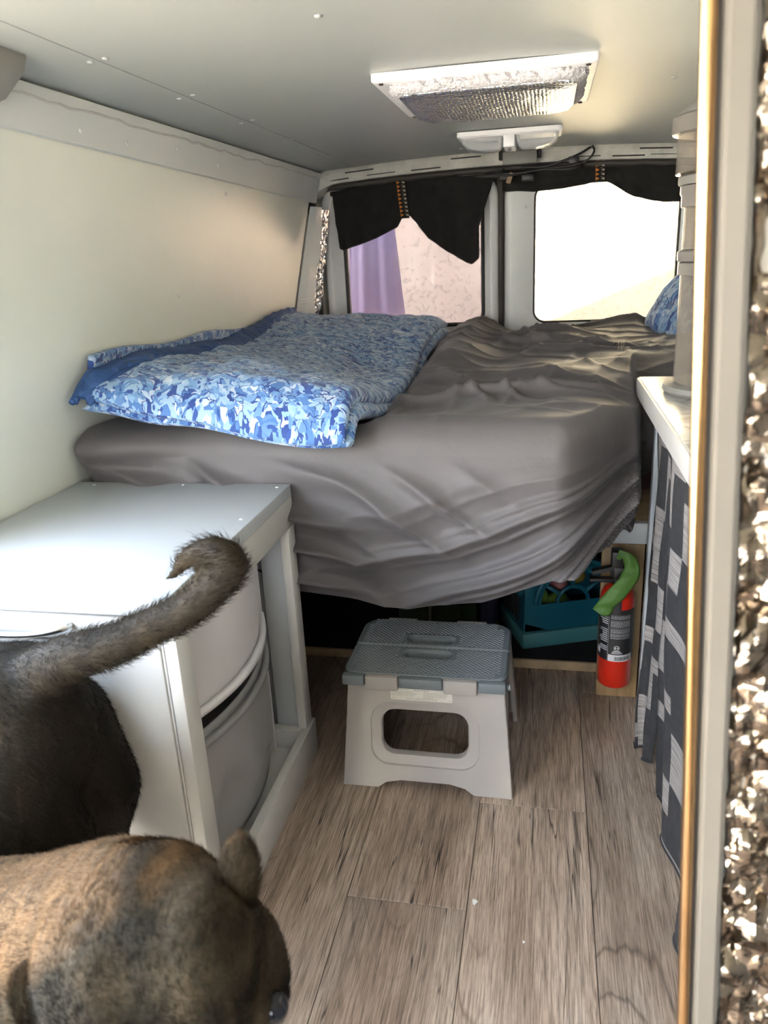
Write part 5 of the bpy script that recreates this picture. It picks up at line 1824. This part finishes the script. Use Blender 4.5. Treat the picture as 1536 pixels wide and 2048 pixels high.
def chain(pts):
    return [(pts[i][0], pts[i][1], pts[i + 1][0], pts[i + 1][1]) for i in range(len(pts) - 1)]
def ell(c, ax, ay, az, rot=None):
    S = Matrix.Diagonal((ax, ay, az))
    return ('e', Vector(c), (rot @ S) if rot else S)

def fur(o, count, length, root, mat, flow, seed=1, lift=0.35):
    """short coat: strands rooted on the skin and combed along `flow`"""
    me = o.data
    rs = np.random.RandomState(seed)
    me.calc_loop_triangles()
    nv = len(me.vertices)
    P = np.empty(nv * 3); me.vertices.foreach_get('co', P); P = P.reshape(-1, 3)
    Nn = np.empty(nv * 3); me.vertices.foreach_get('normal', Nn); Nn = Nn.reshape(-1, 3)
    T = np.empty(len(me.loop_triangles) * 3, dtype=np.int32); me.loop_triangles.foreach_get('vertices', T); T = T.reshape(-1, 3)
    A = np.linalg.norm(np.cross(P[T[:, 1]] - P[T[:, 0]], P[T[:, 2]] - P[T[:, 0]]), axis=1)
    k = rs.choice(len(T), count, p=A / A.sum())
    u = rs.rand(count, 2); m = u.sum(1) > 1; u[m] = 1 - u[m]
    w = np.column_stack([1 - u.sum(1), u])
    R0 = (P[T[k]] * w[:, :, None]).sum(1); N0 = (Nn[T[k]] * w[:, :, None]).sum(1)
    N0 /= np.linalg.norm(N0, axis=1)[:, None] + 1e-9
    D = flow(R0) if callable(flow) else np.tile(np.array(flow, float), (count, 1))
    D = D - N0 * (D * N0).sum(1)[:, None]
    D /= np.linalg.norm(D, axis=1)[:, None] + 1e-6
    D = D + rs.normal(0, .22, D.shape)
    L = length * (0.6 + 0.7 * rs.rand(count))
    if callable(lift):
        lf = lift(R0)
    else:
        lf = np.full(count, lift)
    pts = np.stack([R0 - N0 * .0004, R0 + (D * .45 + N0 * (lf * .6)[:, None]) * L[:, None], R0 + (D * .95 + N0 * (lf * .8)[:, None]) * L[:, None]], 1)
    hc = bpy.data.hair_curves.new('fur')
    hc.add_curves([3] * count)
    hc.attributes['position'].data.foreach_set('vector', pts.astype(np.float32).ravel())
    ra = hc.attributes.get('radius') or hc.attributes.new('radius', 'FLOAT', 'POINT')
    ra.data.foreach_set('value', np.tile(np.array([.00022, .00016, .00003], dtype=np.float32), count))
    hc.materials.append(MAT[mat])
    f = bpy.data.objects.new('fur', hc)
    COL.objects.link(f)
    f.parent = root
    f.matrix_parent_inverse = root.matrix_basis.inverted()
    f['kind'] = 'stuff'
    return f

# dog 1: dark brindle, seen from behind its left flank, walking to the left with raised tail
dog1 = thing('dog', 'dark brown brindle dog standing by the cabinet with its tail raised', 'dog', (-0.85, 0.78, 0), 0, 'dogs')
parts = []
yC = 0.782
SHX = -.052
parts += chain([((-.645, yC, .590), .098), ((-.74, yC, .580), .100), ((-.86, yC, .560), .112), ((-1.00, yC, .555), .128), ((-1.12, yC, .570), .125)])
parts += [ell((-.632, yC, .560), .088, .098, .122), ell((-1.10, yC, .52), .12, .10, .16), ell((-1.16, yC, .62), .09, .085, .10)]
parts += chain([((-1.15, yC, .64), .085), ((-1.26, yC, .74), .072), ((-1.33, yC, .80), .068)])
parts += [ell((-1.38, yC, .83), .090, .075, .072)]
parts += chain([((-1.42, yC, .81), .050), ((-1.50, yC, .79), .042)])
for sg in (-1, 1):
    yl = yC + sg * .062
    parts += chain([((-.645, yl, .52), .088), ((-.610, yl, .42), .080), ((-.628, yl, .335), .062), ((-.590, yl, .20), .030), ((-.565, yl, .16), .024), ((-.590, yl, .05), .022), ((-.618, yl, .026), .026), ((-.640, yl, .020), .020)])
    parts += chain([((-1.08, yl + sg * .015, .50), .070), ((-1.05, yl + sg * .01, .38), .045), ((-1.07, yl, .20), .028), ((-1.07, yl, .06), .022), ((-1.095, yl, .026), .028), ((-1.115, yl, .02), .020)])
def shift_all(L):
    R_ = []
    for p in L:
        if p[0] == 'e':
            R_.append(('e', p[1] + Vector((SHX, 0, -.026)), p[2]))
        else:
            R_.append(((p[0][0] + SHX, p[0][1], max(p[0][2] - .026, min(p[0][2], p[1] * .9))), p[1], (p[2][0] + SHX, p[2][1], max(p[2][2] - .026, min(p[2][2], p[3] * .9))), p[3]))
    return R_
parts = shift_all(parts)
tail = smooth_path([(-.670, .785, .610), (-.575, .760, .668), (-.508, .752, .694), (-.457, .750, .7205), (-.402, .748, .749), (-.360, .747, .783), (-.339, .746, .808), (-.350, .746, .824), (-.386, .752, .819), (-.436, .760, .774)], 4)
rad = np.interp(np.linspace(0, 1, len(tail)), [0, .12, .3, .5, .62, .72, .82, .93, 1], [.044, .031, .0255, .0225, .0205, .0190, .0170, .0125, .005])
parts += chain([(tuple(p), float(r)) for p, r in zip(tail, rad)])
body1 = blob(parts, 'body', 0.0085, 'dog_dark', dog1, 7)
def flow1(P):
    d = np.tile(np.array([.7, 0.0, -.6]), (len(P), 1))
    t_ = (P[:, 2] > .66) & (P[:, 0] > -.58)
    d[t_] = (.75, .0, .45)
    t2 = (P[:, 2] > .812)
    d[t2] = (-.8, 0, -.3)
    return d
fur(body1, 110000, 0.011, dog1, 'dog_dark', flow1, 3, lambda P: np.where((P[:, 2] > .66) & (P[:, 0] > -.56), .60, .22))
for sg in (-1, 1):
    bm = bmesh.new()
    bmesh.ops.create_icosphere(bm, subdivisions=3, radius=1.0, matrix=Matrix.Translation((-1.395, yC + sg * .07, .833)) @ Matrix.Rotation(sg * .5, 4, 'X') @ Matrix.Diagonal((.026, .010, .042, 1)))
    link('ear', bm_mesh('ear', bm, True), 'dog_dark', dog1)
    lathe('eye', [(0, -.010), (.007, -.007), (.010, 0), (.007, .007), (0, .010)], 'eye', dog1, (-1.495, yC + sg * .045, .823), 12)
lathe('nose', [(0, -.014), (.012, -.010), (.017, 0), (.012, .010), (0, .014)], 'eye', dog1, (-1.588, yC, .783), 14)

# dog 2: tan brindle, head turned down towards the camera
dog2 = thing('dog', 'tan and black brindle dog with lowered broad head, closest to the viewer', 'dog', (-0.65, 0.40, 0), 0, 'dogs')
sd, fwd, up, C = D2_SD, D2_FW, D2_UP, D2_C
RH = Matrix((sd, fwd, up)).transposed()
def H(a, b, c):
    return C + sd * a + fwd * b + up * c
parts = [ell(H(0, -.002, -.01), .084, .080, .062, RH), ell(H(.036, .002, .006), .046, .066, .050, RH), ell(H(-.036, .002, .006), .046, .066, .050, RH),
         ell(H(-.062, -.008, -.012), .052, .072, .050, RH), ell(H(.054, .030, -.035), .036, .060, .046, RH), ell(H(-.054, .030, -.035), .036, .060, .046, RH),
         ell(H(.050, .052, .0), .033, .026, .026, RH), ell(H(-.050, .052, .0), .033, .026, .026, RH)]
parts += chain([(tuple(H(0, .05, -.022)), .055), (tuple(H(0, .11, -.030)), .046), (tuple(H(0, .165, -.034)), .042)])
parts += chain([(tuple(H(.018, .10, -.05)), .030), (tuple(H(.020, .160, -.056)), .026)]) + chain([(tuple(H(-.018, .10, -.05)), .030), (tuple(H(-.020, .160, -.056)), .026)])
YB = .545
parts += chain([(tuple(H(-.012, -.025, -.025)), .074), ((-.400, .510, .530), .080), ((-.50, YB - .01, .450), .098), ((-.60, YB, .410), .106), ((-.74, YB, .405), .100), ((-.90, YB, .410), .090), ((-1.00, YB, .415), .082)])
parts += [ell((-.52, YB, .39), .11, .10, .13)]
for sg in (-1, 1):
    yl = YB + sg * .07
    parts += chain([((-.52, yl, .40), .062), ((-.50, yl, .30), .042), ((-.51, yl, .17), .029), ((-.51, yl, .05), .022), ((-.485, yl, .026), .027), ((-.465, yl, .02), .020)])
    parts += chain([((-.97, yl, .42), .076), ((-.93, yl, .32), .054), ((-1.00, yl, .17), .027), ((-.985, yl, .05), .022), ((-.96, yl, .026), .027), ((-.94, yl, .02), .020)])
parts += chain([((-1.05, YB, .49), .028), ((-1.12, YB, .54), .020), ((-1.18, YB, .61), .013), ((-1.20, YB, .66), .008)])
body2 = blob(parts, 'body', 0.007, 'dog_tan', dog2, 8)
def flow2(P):
    return np.where((P[:, 0] > -.38)[:, None], np.array([[-.3, .25, .9]]), np.array([[-1.0, .1, -.3]]))
fur(body2, 150000, 0.0065, dog2, 'dog_tan', flow2, 8, .25)
def ear(sg):
    bm = bmesh.new()
    base = H(.074, -.046, -.010) if sg > 0 else H(-.128, .004, -.030)
    M = Matrix.Translation(base) @ (RH @ Matrix.Rotation(sg * .30, 3, 'Z') @ Matrix.Rotation(sg * .25, 3, 'Y')).to_4x4() @ Matrix.Diagonal((.015, .030, .016, 1))
    bmesh.ops.create_icosphere(bm, subdivisions=3, radius=1.0, matrix=M)
    o = link('ear', bm_mesh('ear', bm, True), 'dog_tan', dog2)
    fur(o, 4000, 0.008, dog2, 'dog_tan', (0.0, .5, .8), 12, .5)
for sg in (-1, 1):
    ear(sg)
    p = H(sg * EYE[0], EYE[1], EYE[2])
    bm = bmesh.new()
    bmesh.ops.create_uvsphere(bm, u_segments=20, v_segments=14, radius=.0130, matrix=Matrix.Translation(p))
    link('eye', bm_mesh('eye', bm, True), 'eye', dog2, label='dark glossy eye')
bm = bmesh.new()
bmesh.ops.create_icosphere(bm, subdivisions=3, radius=1.0, matrix=Matrix.Translation(H(0, .206, -.018)) @ RH.to_4x4() @ Matrix.Diagonal((.022, .012, .016, 1)))
link('nose', bm_mesh('nose', bm, True), 'eye', dog2, label='black nose')

# ---- scraps on the floor
def scrap(x, y, r, lab):
    pts = [(x + r * math.cos(a) * k, y + r * 1.5 * math.sin(a) * k) for a, k in ((0.2, 1), (1.3, .7), (2.4, 1.1), (3.4, .8), (4.6, 1.0), (5.5, .6))]
    o = prism('paper_scrap', pts, 2, .0002, .0012, 'scrap')
    tag(o, lab, 'scrap', 'white scraps on the floor')
scrap(-.110, 1.103, .0055, 'white paper scrap on the middle floor plank in front of the stool')
scrap(-.02, 1.03, .0022, 'tiny white fleck on the plank right of the paper scrap')
